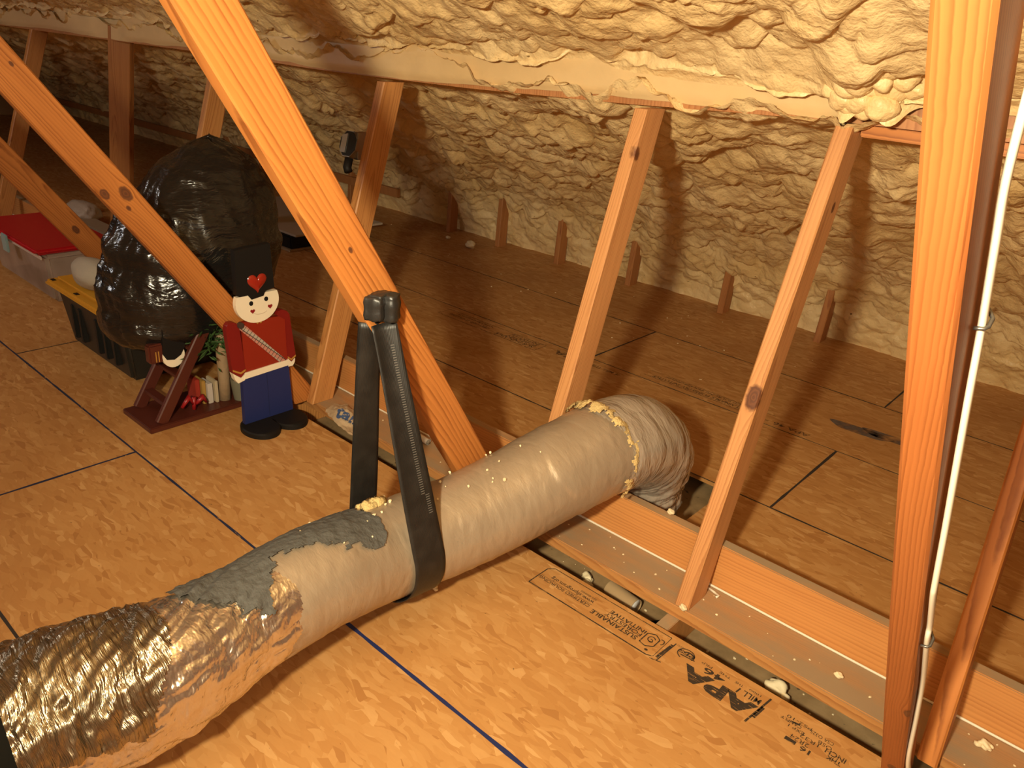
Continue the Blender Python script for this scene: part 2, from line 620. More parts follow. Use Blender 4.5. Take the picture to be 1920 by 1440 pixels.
# ------------------------------------------------------------------ timbers
def timber(name, p0, p1, w, t, mat, label, cat='timber', group=None, tdir=(1, 0, 0), cut0=None, cut1=None, kind=None, split=False):
    p0 = Vector(p0); p1 = Vector(p1)
    L = (p1 - p0).length
    z = (p1 - p0).normalized()
    x = Vector(tdir); x = (x - z * x.dot(z)).normalized()
    y = z.cross(x)
    M = Matrix((x, y, z)).transposed().to_4x4()
    M.translation = p0
    c = .004
    prof = [(-t / 2 + c, -w / 2), (t / 2 - c, -w / 2), (t / 2, -w / 2 + c), (t / 2, w / 2 - c), (t / 2 - c, w / 2), (-t / 2 + c, w / 2), (-t / 2, w / 2 - c), (-t / 2, -w / 2 + c)]
    n = len(prof)
    seg = max(2, int(L / .12))
    bow = rnd.uniform(-.003, .003)
    vs, fs = [], []
    for s in range(seg + 1):
        u = s / seg
        for (a, bb) in prof:
            lz = u * L
            if s == 0 and cut0 is not None:
                wz = (M @ Vector((a, bb, 0))).z
                lz = (cut0 - wz) / z.z
            if s == seg and cut1 is not None:
                wz = (M @ Vector((a, bb, L))).z
                lz = L + (cut1 - wz) / z.z
            vs.append(Vector((a + bow * math.sin(math.pi * u), bb, lz)))
    for s in range(seg):
        for k in range(n):
            fs.append((s * n + k, s * n + (k + 1) % n, (s + 1) * n + (k + 1) % n, (s + 1) * n + k))
    fs.append(tuple(range(n - 1, -1, -1)))
    fs.append(tuple(seg * n + k for k in range(n)))
    mb = MB(); mb.add(vs, fs)
    o = mb.build(name, mat)
    o.matrix_world = M
    tag(o, label, cat, group, kind)
    return o


TW, TT = .097, .043
ORANGE = dict(light=(.55, .205, .048), dark=(.235, .066, .012))
ORANGE2 = dict(light=(.37, .118, .030), dark=(.19, .050, .010))
BROWN = dict(light=(.58, .27, .085), dark=(.34, .125, .035))
PINK = dict(light=(.60, .29, .11), dark=(.36, .14, .045))
G1 = 'diagonal struts rising toward the ridge'
G2 = 'leaning braces under the purlin'
strut_near = timber('diagonal_strut', (-.1065, 1.563, 0), (-.188, .384, 1.995), .105, .0425, mat_wood('strut_wood_near', 3, freq=58, center=(.11, .05), warp=.05, knots=((.0235, -.02, .50, .017), (.0, -.054, .18, .010), (.02, -.055, .49, .012)), **ORANGE2),
                    'big bright orange strut nearest the camera with white cable along its side', 'strut', G1, tdir=(.995, .10, 0), cut0=-.019)
strut_duct = timber('diagonal_strut', (-1.33, 1.615, 0), (-1.33, .369, 2.0), TW + .010, TT + .002, mat_wood('strut_wood_duct', 5, freq=27, center=(.02, .085), knots=((.02, .0, 1.17, .006),), **ORANGE),
                    'orange diagonal strut that carries the black hanging strap', 'strut', G1, cut0=.0)
strut_mid = timber('diagonal_strut', (-2.475, 1.648, .02), (-2.475, .303, 1.89), TW, TT, mat_wood('strut_wood_mid', 8, freq=44, knots=((.0215, .014, 1.079, .018), (.0215, -.034, 1.118, .013), (.0215, -.009, 1.040, .007), (.0215, .02, 1.518, .006)), **ORANGE),
                   'diagonal strut with two dark knots crossing in front of the black bag', 'strut', G1, cut0=.02)
strut_far = timber('diagonal_strut', (-3.902, 1.6885, .02), (-3.902, .301, 1.9675), .104, .046, mat_wood('strut_wood_far', 12, knots=((.023, 0, .533, .016),), **ORANGE),
                   'diagonal strut with one dark knot standing above the red bin lid', 'strut', G1, cut0=.02)
brace_right = timber('leaning_brace', (-.724, 1.716, .02), (-.724, 2.098, 1.30), TW, TT, mat_wood('brace_wood_right', 21, knots=((.004, -.0485, .603, .024), (.022, .01, 1.12, .010)), **PINK),
                     'leaning brace with a dark oval knot standing right of the duct elbow', 'brace', G2, cut0=.02, cut1=1.285)
brace_mid = timber('leaning_brace', (-1.27, 1.679, .02), (-1.27, 2.03, 1.285), TW, TT, mat_wood('brace_wood_mid', 24, knots=((.012, -.035, 1.162, .017),), **PINK),
                   'leaning brace rising behind the top of the silver duct', 'brace', G2, cut0=.02, cut1=1.268)
brace_left = timber('leaning_brace', (-2.429, 1.689, .02), (-2.429, 2.045, 1.235), TW, TT, mat_wood('brace_wood_left', 27, **BROWN),
                    'leaning brace with a shiny metal box on it right of the soldier', 'brace', G2, cut0=.02, cut1=1.236)
timber('leaning_brace', (-3.63, 1.69, .02), (-3.63, 2.045, 1.235), TW, TT, mat_wood('brace_wood_bag', 29, **BROWN),
       'leaning brace mostly hidden behind the black bag', 'brace', G2, cut0=.02, cut1=1.236)
timber('leaning_brace', (-6.0, 1.672, .02), (-6.0, 2.09, 1.21), TW, TT, mat_wood('brace_wood_far', 31, **BROWN),
       'farthest leaning brace beyond the red lidded bin', 'brace', G2, cut0=.02, cut1=1.235)
timber('leaning_brace', (-.066, 1.663, .02), (-.166, 2.06, 1.30), TW, TT, mat_wood('brace_wood_edge', 33, **ORANGE),
       'leaning brace at the edge just behind the near strut and cable', 'brace', G2, cut0=.02, cut1=1.29)
timber('post', (-5.16, 2.1, 0), (-4.80, 2.1, 1.30), .145, .04, mat_wood('post_wood', 35, light=(.40, .17, .05), dark=(.22, .075, .02)),
       'dark upright post under the purlin far behind the black bag', 'post', None, tdir=(-.5, 1, 0), cut0=0)
# nail tips and dribbles of foam on the right brace
for (dz, dx) in ((.12, -.01), (.17, .015), (.28, .0216), (.36, .0216), (.97, .0216)):
    pass

FLATW = mat_wood('plank_wood', 51, dusty=True, **BROWN)
pl = MB().box(XL, XR, 1.66, 1.818, -.0195, .019, .003)
tag(pl.build('flat_plank', FLATW), 'dusty plank lying flat along the floor gap under the white string', 'plank')
STW = mat_wood('strongback_wood', 53, light=(.62, .28, .085), dark=(.42, .16, .045), dusty=True, freq=30)
# long boards use their length along x: rotate the object so that the grain runs with it


def xboard(name, x0, x1, y0, y1, z0, z1, mat, label, cat, bev=.003):
    L = x1 - x0
    mb = MB().box(-(z1 - z0) / 2, (z1 - z0) / 2, -(y1 - y0) / 2, (y1 - y0) / 2, 0, L, bev)
    o = mb.build(name, mat)
    # local z -> world x, local x -> world -z? keep right handed: x->z, y->y
    o.matrix_world = Matrix(((0, 0, 1, x0), (0, 1, 0, (y0 + y1) / 2), (-1, 0, 0, (z0 + z1) / 2), (0, 0, 0, 1)))
    return tag(o, label, cat)


bpy.data.objects.remove(bpy.data.objects['flat_plank'])
xboard('flat_plank', XL, XR, 1.66, 1.818, -.0195, .019, FLATW, 'dusty plank lying flat along the floor gap with a white string on it', 'plank')
xboard('edge_plank', XL, XR, 1.819, 1.857, -.0195, .160, STW, 'plank standing on edge behind the flat dusty plank', 'plank')


def purlin_z(x):
    return float(np.interp(x, [-12, -6, -3.4, -2.95, -2.04, -1.39, -1.02, -.72, 1.35], [1.225, 1.232, 1.245, 1.24, 1.25, 1.268, 1.284, 1.295, 1.30]))


# purlin: swept box following its sag
PURW = mat_wood('purlin_wood', 57, light=(.50, .23, .09), dark=(.30, .11, .035), dusty=False)
xsP = np.linspace(XL, XR, 80)
mb = MB(); vs = []; fs = []
for x in xsP:
    z = purlin_z(x)
    vs += [(x, 2.062, z), (x, 2.10, z), (x, 2.10, z + .089), (x, 2.062, z + .089)]
for i in range(len(xsP) - 1):
    for k in range(4):
        fs.append((4 * i + k, 4 * i + (k + 1) % 4, 4 * i + 4 + (k + 1) % 4, 4 * i + 4 + k))
fs += [(3, 2, 1, 0), tuple(4 * (len(xsP) - 1) + k for k in range(4))]
mb.add(vs, fs)
pur = mb.build('purlin', PURW)
tag(pur, 'long purlin under the roof foam carried by the leaning braces', 'purlin')
# overspray on the purlin face
xs_ = np.concatenate([np.arange(-12, -4, .05), np.arange(-4, -.735, .012)])
vv = np.linspace(0, 1, 14)
X, Vv = np.meshgrid(xs_, vv, indexing='ij')
pz = np.interp(X, xsP, [purlin_z(x) for x in xsP])
low = .006 + .010 * fbm(X * 9, X * 0 + 3, 5) + .006 * np.sin(X * 3)
Z = pz + low + (.145 - low) * Vv
th = .007 + .010 * fbm(X * 8, Vv * 2.2, 9, 3) + .016 * np.clip(fbm(X * 4, Vv * 1.2, 19, 2) - .55, 0, 1) + .012 * Vv ** 3
th *= np.clip(Vv * 7, .15, 1)
gap = np.clip((np.abs(X + 4.86) - .16) / .05, 0, 1)
Y = 2.0615 - th * gap + .03 * np.clip((Vv - .65) / .35, 0, 1) ** 2
grid_mesh('foam_overspray', np.stack([X, Y, Z], -1), FOAMC, pur, flip=False)['label'] = 'smooth cream foam film on the purlin face'
xboard('purlin_splice', -.70, XR, 2.101, 2.139, 1.262, 1.292, mat_wood('splice_wood', 59, **ORANGE), 'short orange board fixed behind the right end of the purlin', 'board')


# ------------------------------------------------------------------ spray foam
def prof_sample(pts, step):
    pts = np.array(pts, float)
    d = np.r_[0, np.cumsum(np.hypot(*np.diff(pts, axis=0).T))]
    n = int(d[-1] / step) + 1
    s = np.linspace(0, d[-1], n)
    y = np.interp(s, d, pts[:, 0]); z = np.interp(s, d, pts[:, 1])
    k = 15                                                      # round the corners
    if n > 60:
        ker = np.ones(k) / k
        yp = np.convolve(np.pad(y, k // 2, mode='reflect', reflect_type='odd'), ker, 'valid')
        zp = np.convolve(np.pad(z, k // 2, mode='reflect', reflect_type='odd'), ker, 'valid')
        y, z = yp, zp
    return s, y, z


def xgrid(a, b, fine0, fine1, d0, grow):
    xs = [fine1]
    x = fine1
    while x < b:
        x += d0 + .004; xs.append(x)
    left = []
    x = fine1
    while x > a:
        dd = d0 if x > fine0 else d0 + (fine0 - x) * grow
        x -= dd; left.append(x)
    return np.array(left[::-1] + xs)


def foam_height(u, v, seed, big=.06, med=.036, sml=.016):
    wu = u + .05 * (fbm(u * 5, v * 5, seed + 50) - .5) * 2 + .016 * (vnoise(u * 24, v * 24, seed + 51) - .5) * 2
    wv = v + .05 * (fbm(u * 5, v * 5, seed + 52) - .5) * 2 + .016 * (vnoise(u * 24, v * 24, seed + 53) - .5) * 2
    a = fbm(u * 2.2, v * 2.2, seed + 3, 3)
    B = blobs(wu, wv, .30, .26, seed + 10, .5, .6, 1.1)
    C = blobs(wu, wv, .125, .130, seed + 20, .6, .6, 1.15)
    D = blobs(wu * 1.02 + 7, wv, .058, .070, seed + 30, .5, .6, 1.1) ** .8
    E = blobs(wu, wv * 1.03 + 3, .027, .034, seed + 40, .3, .6, 1.1)
    amp = .55 + .9 * fbm(u * 3.1, v * 3.1, seed + 6, 2)
    h = big * .7 * a + big * .55 * B + med * amp * C + sml * amp * D + sml * .36 * E
    lip = med * amp * C * .55 + sml * amp * D * .5 + big * .25 * B
    return h, lip


def foam_sheet(name, xs, prof, step, seed, mat, amp_fn=None, base_off=0.0, **kw):
    s, y, z = prof_sample(prof, step)
    ty = np.gradient(y, s); tz = np.gradient(z, s)
    L = np.hypot(ty, tz); ty /= L; tz /= L
    U, S = np.meshgrid(xs, s, indexing='ij')
    h, lip = foam_height(U, S, seed, **kw)
    h = h - base_off
    if amp_fn is not None:
        h, lip = amp_fn(U, S, s[-1], h, lip)
    Y = y[None, :] + tz[None, :] * h + ty[None, :] * lip
    Zz = z[None, :] - ty[None, :] * h + tz[None, :] * lip
    Xo = U + .012 * (vnoise(U * 30, S * 30, seed + 77) - .5)
    return grid_mesh(name, np.stack([Xo, Y, Zz], -1), mat, None, flip=True)


def low_amp(U, S, smax, h, lip):
    t = S / smax
    # flatter near the floor, valleys at the rafters
    k = np.clip((smax - S) / .35, .12, 1)
    raf = np.exp(-(((U + .10) % .61 - .305) / .05) ** 2)
    h = h * (.35 + .65 * k) + .03 * raf * np.sin(np.clip(t, 0, 1) * np.pi)
    lip = lip * k
    lip = lip * np.clip((smax - S) / .2, 0, 1)
    return h, lip


xlow = xgrid(-12, 1.35, -2.9, .2, .0085, .0022)
low = foam_sheet('wall_back', xlow, [(2.03, 1.43), (2.13, 1.385), (2.6, 1.225), (3.2, .985), (3.75, .74), (4.08, .56), (4.24, .43), (4.36, .26), (4.40, .1), (4.405, -.03)], .0085, 101, FOAM, low_amp, base_off=.03, big=.10, med=.050, sml=.022)
tag(low, 'lumpy cream spray foam on the low roof slope below the purlin', None, None, 'structure')


def up_amp(U, S, smax, h, lip):
    e = np.clip((smax - S) / .10, 0, 1)
    m = np.exp(-((U + .665) / .10) ** 4)
    h = h * (.25 + .75 * e) + .045 * m * (1 - e) + .035 * m
    lip = lip * e + m * (.03 + .02 * np.sin(U * 60)) * (1 - e)
    return h, lip


xup = xgrid(-12, 1.35, -2.9, .2, .0075, .0022)
tipx = np.array(xup)
up = foam_sheet('ceiling', xup, [(1.25, 1.735), (2.0, 1.47), (2.058, 1.425), (2.064, 1.352)], .0075, 202, FOAM, up_amp, base_off=.035, big=.09, med=.042, sml=.019)
tag(up, 'lumpy cream spray foam on the roof slope above the purlin', None, None, 'structure')
# big lobes hanging over the purlin beside the right brace
mb = MB()
rr = random.Random(5)
for i in range(46):
    x = rr.gauss(-.665, .065); t = rr.random()
    x = max(-.81, min(-.54, x))
    z = 1.335 + .16 * t - .0 * abs(x + .66)
    z += .9 * max(0, abs(x + .67) - .05)
    r = rr.uniform(.016, .034) * (1 + .3 * t)
    mb.ico((x, 2.022 - .05 * (1 - abs(t - .45)) + rr.uniform(-.012, .012) - .12 * t, z), r, 3, .10, (1.15, .9, .95), rr)
tag(mb.build('foam_lobe', FOAM, None, True), 'cluster of swollen cream foam lobes hanging over the purlin', 'foam')

# rest of the attic shell, out of view
for nm, P in (('ceiling', [(-2.4, 2.10), (-1.6, 2.52), (1.27, 1.77)]),):
    xs2 = np.arange(XL, XR + .01, .12)
    o = foam_sheet('ceiling', xs2, P, .08, 303, FOAM)
    tag(o, 'spray foam on the higher part of the roof', None, None, 'structure')
WALLB = plain('shell_board', (.42, .24, .10), .9)
tag(MB().box(XL - .1, XL, -2.5, 4.5, -.17, 2.7).build('wall_left', WALLB), 'far gable end of the attic', None, None, 'structure')
tag(MB().box(XR, XR + .1, -2.5, 4.5, -.17, 2.7).build('wall_right', WALLB), 'near gable end of the attic', None, None, 'structure')
tag(MB().box(XL, XR, -2.5, -2.4, -.17, 2.7).build('wall_front', WALLB), 'side of the attic behind the camera', None, None, 'structure')

# short wall studs along the eave
STUDW = [mat_wood('stud_wood_%d' % k, 70 + k, light=(.46, .20, .065), dark=(.28, .095, .03)) for k in range(3)]
sl = {-4.32: 'short stud at the eave, leftmost of those on the clear far floor', -3.80: 'short stud at the eave beside the crumbled foam chunks',
      -3.24: 'short stud at the eave left of the middle brace, foam dribbled on it', -2.64: 'short stud at the eave just right of the middle brace',
      -1.97: 'short stud at the eave midway between the two right braces', -1.37: 'short stud at the eave just right of the knotted brace',
      -5.56: 'stud at the eave seen between the strut and the metal box', -6.2: 'stud at the eave behind the strap strut', -6.95: 'stud at the eave above the black bag', -7.6: 'stud at the eave left of the black bag top'}
for i, (x, lb) in enumerate(sl.items()):
    h = .52
    o = timber('wall_stud', (x, 4.262, 0), (x + .015, 4.272, h), .085, .04, STUDW[i % 3], lb, 'stud', 'short studs along the eave', cut0=0)
tag(MB().box(-12, -4.9, 4.20, 4.235, .16, .225).build('ledger', STUDW[0]), 'dark horizontal board across the eave studs at the far left', 'board')


# ------------------------------------------------------------------ duct
def catmull(P, n):
    P = np.array(P, float)
    Q = np.vstack([2 * P[0] - P[1], P, 2 * P[-1] - P[-2]])
    out = []
    for i in range(1, len(Q) - 2):
        for t in np.linspace(0, 1, n, endpoint=False):
            a, b, c, d = Q[i - 1], Q[i], Q[i + 1], Q[i + 2]
            out.append(.5 * ((2 * b) + (-a + c) * t + (2 * a - 5 * b + 4 * c - d) * t * t + (-a + 3 * b - 3 * c + d) * t ** 3))
    out.append(Q[-2])
    return np.array(out)


# x, y, z, radius
DP = [(-1.268, .214, .235, .150), (-1.255, .30, .240, .150), (-1.225, .46, .250, .138), (-1.235, .64, .252, .119), (-1.25, .83, .252, .120), (-1.265, 1.07, .215, .124),
      (-1.205, 1.33, .237, .129), (-1.135, 1.575, .305, .135), (-1.095, 1.76, .335, .143), (-1.086, 1.90, .312, .145), (-1.09, 2.015, .225, .141), (-1.112, 2.055, .10, .128), (-1.115, 2.065, -.10, .124)]
duct = empty('flexible_duct', (-1.2, 1.0, .0), 'long silver jacketed air duct hung in a black strap across the floor', 'duct')
path = catmull(DP, 40)
seglen = np.r_[0, np.cumsum(np.linalg.norm(np.diff(path[:, :3], axis=0), axis=1))]
NS = 560
sg = np.linspace(0, seglen[-1], NS)
PA = np.stack([np.interp(sg, seglen, path[:, k]) for k in range(4)], -1)
NTH = 200
th = np.linspace(-np.pi * .75, np.pi * 1.25, NTH + 1)           # 0 = +x side, pi/2 = up
T = np.gradient(PA[:, :3], axis=0); T /= np.linalg.norm(T, axis=1)[:, None]
N1 = np.zeros_like(T); a = np.array([1.0, 0, 0])
for i in range(NS):
    a = a - T[i] * a.dot(T[i]); a /= np.linalg.norm(a); N1[i] = a
N2 = np.cross(N1, T)
if N2[10, 2] < 0: N2 = -N2
Sg, Th = np.meshgrid(sg, th, indexing='ij')
Yc = np.interp(Sg, sg, PA[:, 1])                                 # y of the axis: used to place features along it
Zc = np.interp(Sg, sg, PA[:, 2])


def tubept(r):
    return PA[:, None, :3] + (N1[:, None, :] * np.cos(Th)[..., None] + N2[:, None, :] * np.sin(Th)[..., None]) * r[..., None]


R0 = np.repeat(PA[:, 3][:, None], NTH + 1, 1)
cx, cy = np.cos(Th) * 1.6, np.sin(Th) * 1.6                       # periodic noise around the pipe
big = fbm(Sg * 3 + cx, cy + 5, 1, 3) - .5
wr = fbm(Sg * 26 + cx * .8, cy * .8 + 9, 2, 3) - .5              # rings
wr2 = fbm(Sg * 60 + cx * 2.0, cy * 2.0 + 30, 3, 3) - .5
crk = np.abs(fbm(Sg * 18 + cx * 2.4, cy * 2.4 + 60, 4, 3) - .5)
fold = np.abs(fbm(Sg * 34 + cx * 1.2, cy * 1.2 + 70, 5, 2) - .5)
elb = np.clip((Sg - 1.75) / .25, 0, 1)
nearw = np.clip((.74 - Yc) / .1, 0, 1)
sm = .006 * big + .004 * wr
silv = .010 * big + .030 * (crk - .12) + .004 * wr2
jac = sm + nearw * (silv - sm) * .8
inner_bend = np.clip(-np.sin(Th), 0, 1)
bel = .024 * elb * (fold - .12) + .006 * elb * wr + .026 * big * elb + .018 * elb * (crk - .12)
rJ = R0 + jac * (1 - elb) + bel
# small ridge where the jacket is lapped, near y = 1.63
rJ += .0035 * (1 / (1 + np.exp(-(Yc + .03 * np.sin(Th * 2) - 1.55) * 400)) - 1 / (1 + np.exp(-(Yc + .02 * np.sin(Th * 3) - 1.60) * 90)))
u = Th
kraft_m = (Yc > .70 + .03 * np.sin(Th * 2.3) + .05 * (fbm(Sg * 5, Th * 2, 8) - .5)) & (Yc < 1.72 + .015 * np.sin(Th * 3)) & (Sg < 1.9)
elbow_m = (Sg > 1.0) & ~kraft_m & (Yc > 1.2)
silver_m = ~kraft_m & ~elbow_m
q = lambda m: m[:-1, :-1]
PJ = tubept(rJ)
grid_mesh('insulation_jacket', PJ, KRAFT, duct, mask=q(kraft_m))['label'] = 'smooth tan jacket of the middle run'
grid_mesh('foil_wrap', PJ, SILVER, duct, mask=q(silver_m))['label'] = 'crinkled silver foil jacket of the near run'
grid_mesh('elbow_jacket', tubept(rJ + .0), FILM, duct, mask=q(elbow_m))['label'] = 'wrinkled shiny plastic jacket of the elbow going into the floor'
# tarnished foil wrapped over the upper half of the near end
edge = fbm(Sg * 22, Th * 5, 21, 3)
g_m = (Yc < .425 + .05 * np.sin(Th * 1.3 - .4) + .02 * (edge - .5)) & (Th > .10 + .5 * (edge - .5) + .9 * np.clip((.30 - Yc), -.1, .2)) & (Th < 2.9)
rG = rJ + .006 + .030 * (fold - .10) * 1.0 + .006 * wr2 + .010 * wr
grid_mesh('foil_tape', tubept(rG), GOLDFOIL, duct, mask=q(g_m))['label'] = 'tarnished crinkled foil wrapped over the near end'
# mastic smear
e1 = fbm(Sg * 16, Th * 4.5, 31, 4); e2 = fbm(Sg * 40, Th * 11, 33, 3)
cen = np.interp(Yc, [.52, .60, .66, .73, .80, .88, .95, 1.0], [1.75, 1.55, 1.25, 1.80, 1.75, 1.45, 1.40, 1.7])
hw = np.interp(Yc, [.50, .555, .60, .66, .71, .78, .86, .93, .99, 1.02], [0, .65, .85, 1.0, .65, .70, .95, 1.1, .9, 0])
m_m = (np.abs(Th - cen - .15) < hw * (.72 + .75 * (e1 - .5)) + .28 * (e2 - .5)) & (Yc > .52 + .05 * (e1 - .5)) & (Yc < .99 + .05 * (e1 - .5)) & (Yc < 1.2)
grid_mesh('mastic_patch', tubept(rJ + .005 + .006 * (e2 - .3) + .006 * (fold - .1)), MASTIC, duct, mask=q(m_m))['label'] = 'dull grey smear of mastic on the duct'


def tuft(y, t0, t1, w, seed, r=.010):
    """ragged roll of fibre lying round the pipe from angle t0 to t1"""
    i = int(np.argmin(np.abs(PA[:300, 1] - y)))
    pts, rs = [], []
    g = random.Random(seed)
    n = 26
    for k in range(n + 1):
        a = t0 + (t1 - t0) * k / n
        j = min(NS - 1, i + int(round(g.uniform(-1, 1) * w * 200 + 6 * math.sin(k * .5 + seed))))
        R = PA[j, 3] + .005
        p = PA[j, :3] + (N1[j] * math.cos(a) + N2[j] * math.sin(a)) * R
        pts.append(p); rs.append(r * g.uniform(.5, 1.2) * math.sin(math.pi * min(1, max(.12, k / n))) ** .5)
    o = MB().tube(pts, rs, 8).build('fiberglass_tuft', FIBER, duct, True)
    o['label'] = 'torn yellow fiberglass'


def ragged(yc, wid, t0, t1, seed, lift=.006, thick=.010):
    n1 = fbm(Sg * 30, Th * 7, seed, 3); n2 = fbm(Sg * 70, Th * 18, seed + 5, 2)
    endt = np.clip((Th - t0) / .25, 0, 1) * np.clip((t1 - Th) / .25, 0, 1)
    m = (np.abs(Yc + .05 * (n1 - .5) - yc) < wid * (.45 + 1.1 * n2) * endt) & (Th > t0) & (Th < t1) & (Sg < 2.1)
    d = np.clip(1 - np.abs(Yc - yc) / (wid * 1.5), 0, 1)
    grid_mesh('fiberglass_tuft', tubept(rJ + lift + thick * d * (.4 + 1.2 * n2)), FIBER, duct, mask=q(m))['label'] = 'torn yellow fiberglass'


ragged(1.725, .016, .70, 2.7, 201, .004, .014)
ragged(1.715, .017, -.80, -.05, 207, .004, .010)
ragged(1.735, .007, -.1, .8, 213, .003, .004)
tuft(1.035, 1.75, 2.10, .03, 4, .015)
# dark open collar inside the near end
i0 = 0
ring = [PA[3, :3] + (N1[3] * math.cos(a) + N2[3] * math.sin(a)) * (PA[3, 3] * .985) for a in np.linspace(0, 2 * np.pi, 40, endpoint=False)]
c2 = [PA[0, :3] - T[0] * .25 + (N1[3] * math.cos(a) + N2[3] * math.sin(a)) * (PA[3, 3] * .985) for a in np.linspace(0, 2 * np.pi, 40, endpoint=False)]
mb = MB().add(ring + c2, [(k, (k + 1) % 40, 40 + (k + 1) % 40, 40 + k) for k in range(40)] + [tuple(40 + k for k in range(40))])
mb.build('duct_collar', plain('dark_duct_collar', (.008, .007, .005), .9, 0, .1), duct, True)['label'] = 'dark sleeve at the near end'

# ------------------------------------------------------------------ hanging strap
strap = empty('hanging_strap', (-1.28, 1.08, .86), 'black webbing strap knotted on a strut and slung under the duct', 'strap')
iy = int(np.argmin(np.abs(PA[:300, 1] - 1.09)))
ctr = PA[iy, :3]; rr_ = PA[iy, 3] + .010
KN = Vector((-1.303, 1.068, .818))                              # where both bands meet
Ax = Vector((T[iy][0], T[iy][1], T[iy][2] * .6)).normalized()


def band(side, top, y_shift, name, w0, w1, mat=WEB):
    pts = []
    # tangent point on the pipe
    n = 34
    c = Vector(ctr)
    kx = top.x - c.x; kz = top.z - c.z
    d = math.hypot(kx, kz)
    base = math.atan2(kz, kx)
    al = math.acos(rr_ / d)
    at = base - al if side > 0 else base + al
    tp = Vector((c.x + rr_ * math.cos(at), c.y, c.z + rr_ * math.sin(at)))
    for k in range(n):
        t = k / (n - 1)
        p = top.lerp(tp, t)
        pts.append((p, t))
    end = -math.pi / 2 if side > 0 else -math.pi / 2 + (2 * math.pi if at > math.pi / 2 else 0)
    for k in range(1, 26):
        a = at + (end - at) * k / 25 + (-.02 if side > 0 else .02) * (k == 25)
        if side < 0 and at > math.pi / 2:
            a = at + (1.5 * math.pi - at) * k / 25
        pts.append((Vector((c.x + rr_ * math.cos(a), c.y, c.z + rr_ * math.sin(a))), 1.0))
    vs, fs = [], []
    nn = 9
    for i, (p, t) in enumerate(pts):
        q0 = pts[max(i - 1, 0)][0]; q1 = pts[min(i + 1, len(pts) - 1)][0]
        tg = (q1 - q0).normalized()
        sm_ = t * t * (3 - 2 * t)
        wdir = Ax.lerp(Vector((.45, .9, 0)), 0 if t > .99 else (1 - sm_) * .7).normalized()
        wdir = (wdir - tg * wdir.dot(tg)).normalized()
        nrm = tg.cross(wdir) * (1 if side > 0 else -1)
        if nrm.x * side < 0 and t < 1: nrm = -nrm
        w = w0 + (w1 - w0) * sm_
        cur = .010 * (1 - sm_)
        for k in range(nn):
            f = k / (nn - 1) - .5
            vs.append(p + Vector((0, y_shift * (1 - sm_), 0)) + wdir * w * f + nrm * (cur * (4 * f * f - .5)))
    for i in range(len(pts) - 1):
        for k in range(nn - 1):
            fs.append((i * nn + k, i * nn + k + 1, (i + 1) * nn + k + 1, (i + 1) * nn + k))
    o = MB().add(vs, fs).build(name, mat, strap, True)
    md = o.modifiers.new('solid', 'SOLIDIFY'); md.thickness = .0022; md.offset = 0
    return o, vs, nn, len(pts)


bf, bv, nn_, npt = band(1, KN + Vector((.012, 0, 0)), .004, 'strap_band', .060, .088)
bb, _, _, _ = band(-1, KN + Vector((-.012, 0, 0)), -.012, 'strap_band', .056, .080)
bf['label'] = 'front band of the strap'
bb['label'] = 'rear band of the strap'
# woven ridge marks on the front band
mb = MB()
for i in range(3, 27):
    for sub in range(3):
        f = (i + sub / 3)
        i0_ = int(f); t = f - i0_
        k0 = 5 if i < 24 else 6
        a = bv[i0_ * nn_ + k0].lerp(bv[(i0_ + 1) * nn_ + k0], t)
        b_ = bv[i0_ * nn_ + k0 + 1].lerp(bv[(i0_ + 1) * nn_ + k0 + 1], t)
        b_ = a.lerp(b_, 1.0)
        dn = (bv[(i0_ + 1) * nn_ + k0] - bv[i0_ * nn_ + k0]).normalized() * .0011
        nr = (b_ - a).cross(dn).normalized()
        if nr.x < 0: nr = -nr
        off = nr * .0024
        mb.add([a - dn + off, b_ - dn + off, b_ + dn + off, a + dn + off], [(0, 1, 2, 3)])
rm = mb.build('woven_rib', plain('worn_rib', (.10, .09, .08), .5), strap)
rm['label'] = 'worn pale ribs of the weave'
# loop round the strut
sd = (Vector((-1.33, .369, 2.0)) - Vector((-1.33, 1.615, 0))).normalized()
sc = Vector((-1.33, 1.615, 0)) + sd * ((.860) / sd.z)
yv = Vector((0, sd.z, -sd.y))
# bulky knot: two folded lobes and a cinch
mb = MB()
kc = Vector((-1.293, 1.064, .858))


def cushion(c, sx, sy, sz, rot, seed):
    b = bmesh.new()
    bmesh.ops.create_cube(b, size=2)
    bmesh.ops.subdivide_edges(b, edges=b.edges[:], cuts=7, use_grid_fill=True)
    g = random.Random(seed)
    ph = [g.uniform(0, 6) for _ in range(4)]
    for v in b.verts:
        p = v.co
        r = max(abs(p.x), abs(p.y), abs(p.z))
        l = p.length
        q_ = p * (r / l) * 1.0
        q_ = q_.lerp(p, .62)
        q_ = Vector((q_.x * sx, q_.y * sy, q_.z * sz))
        q_ *= 1 + .05 * math.sin(p.x * 5 + ph[0]) * math.sin(p.y * 4 + ph[1]) + .05 * math.sin(p.z * 6 + ph[2])
        v.co = q_
    M = Matrix.Translation(c) @ Matrix.Rotation(rot, 4, 'Z')
    return b, M


for (dx, dy, dz, sx, sy, sz, rt, sd_) in ((.0, -.015, 0, .022, .017, .032, .5, 1), (.010, .018, -.001, .022, .021, .034, .5, 2), (.0, .0, .014, .017, .026, .019, .4, 3)):
    b, M = cushion(kc + Vector((dx, dy, dz)), sx, sy, sz, rt, sd_)
    mb.bm(b, M)
mb.build('strap_knot', plain('knot_webbing', (.020, .019, .018), .38, bump=(40, .5, .004)), strap, True)['label'] = 'bulky folded knot on the strut'


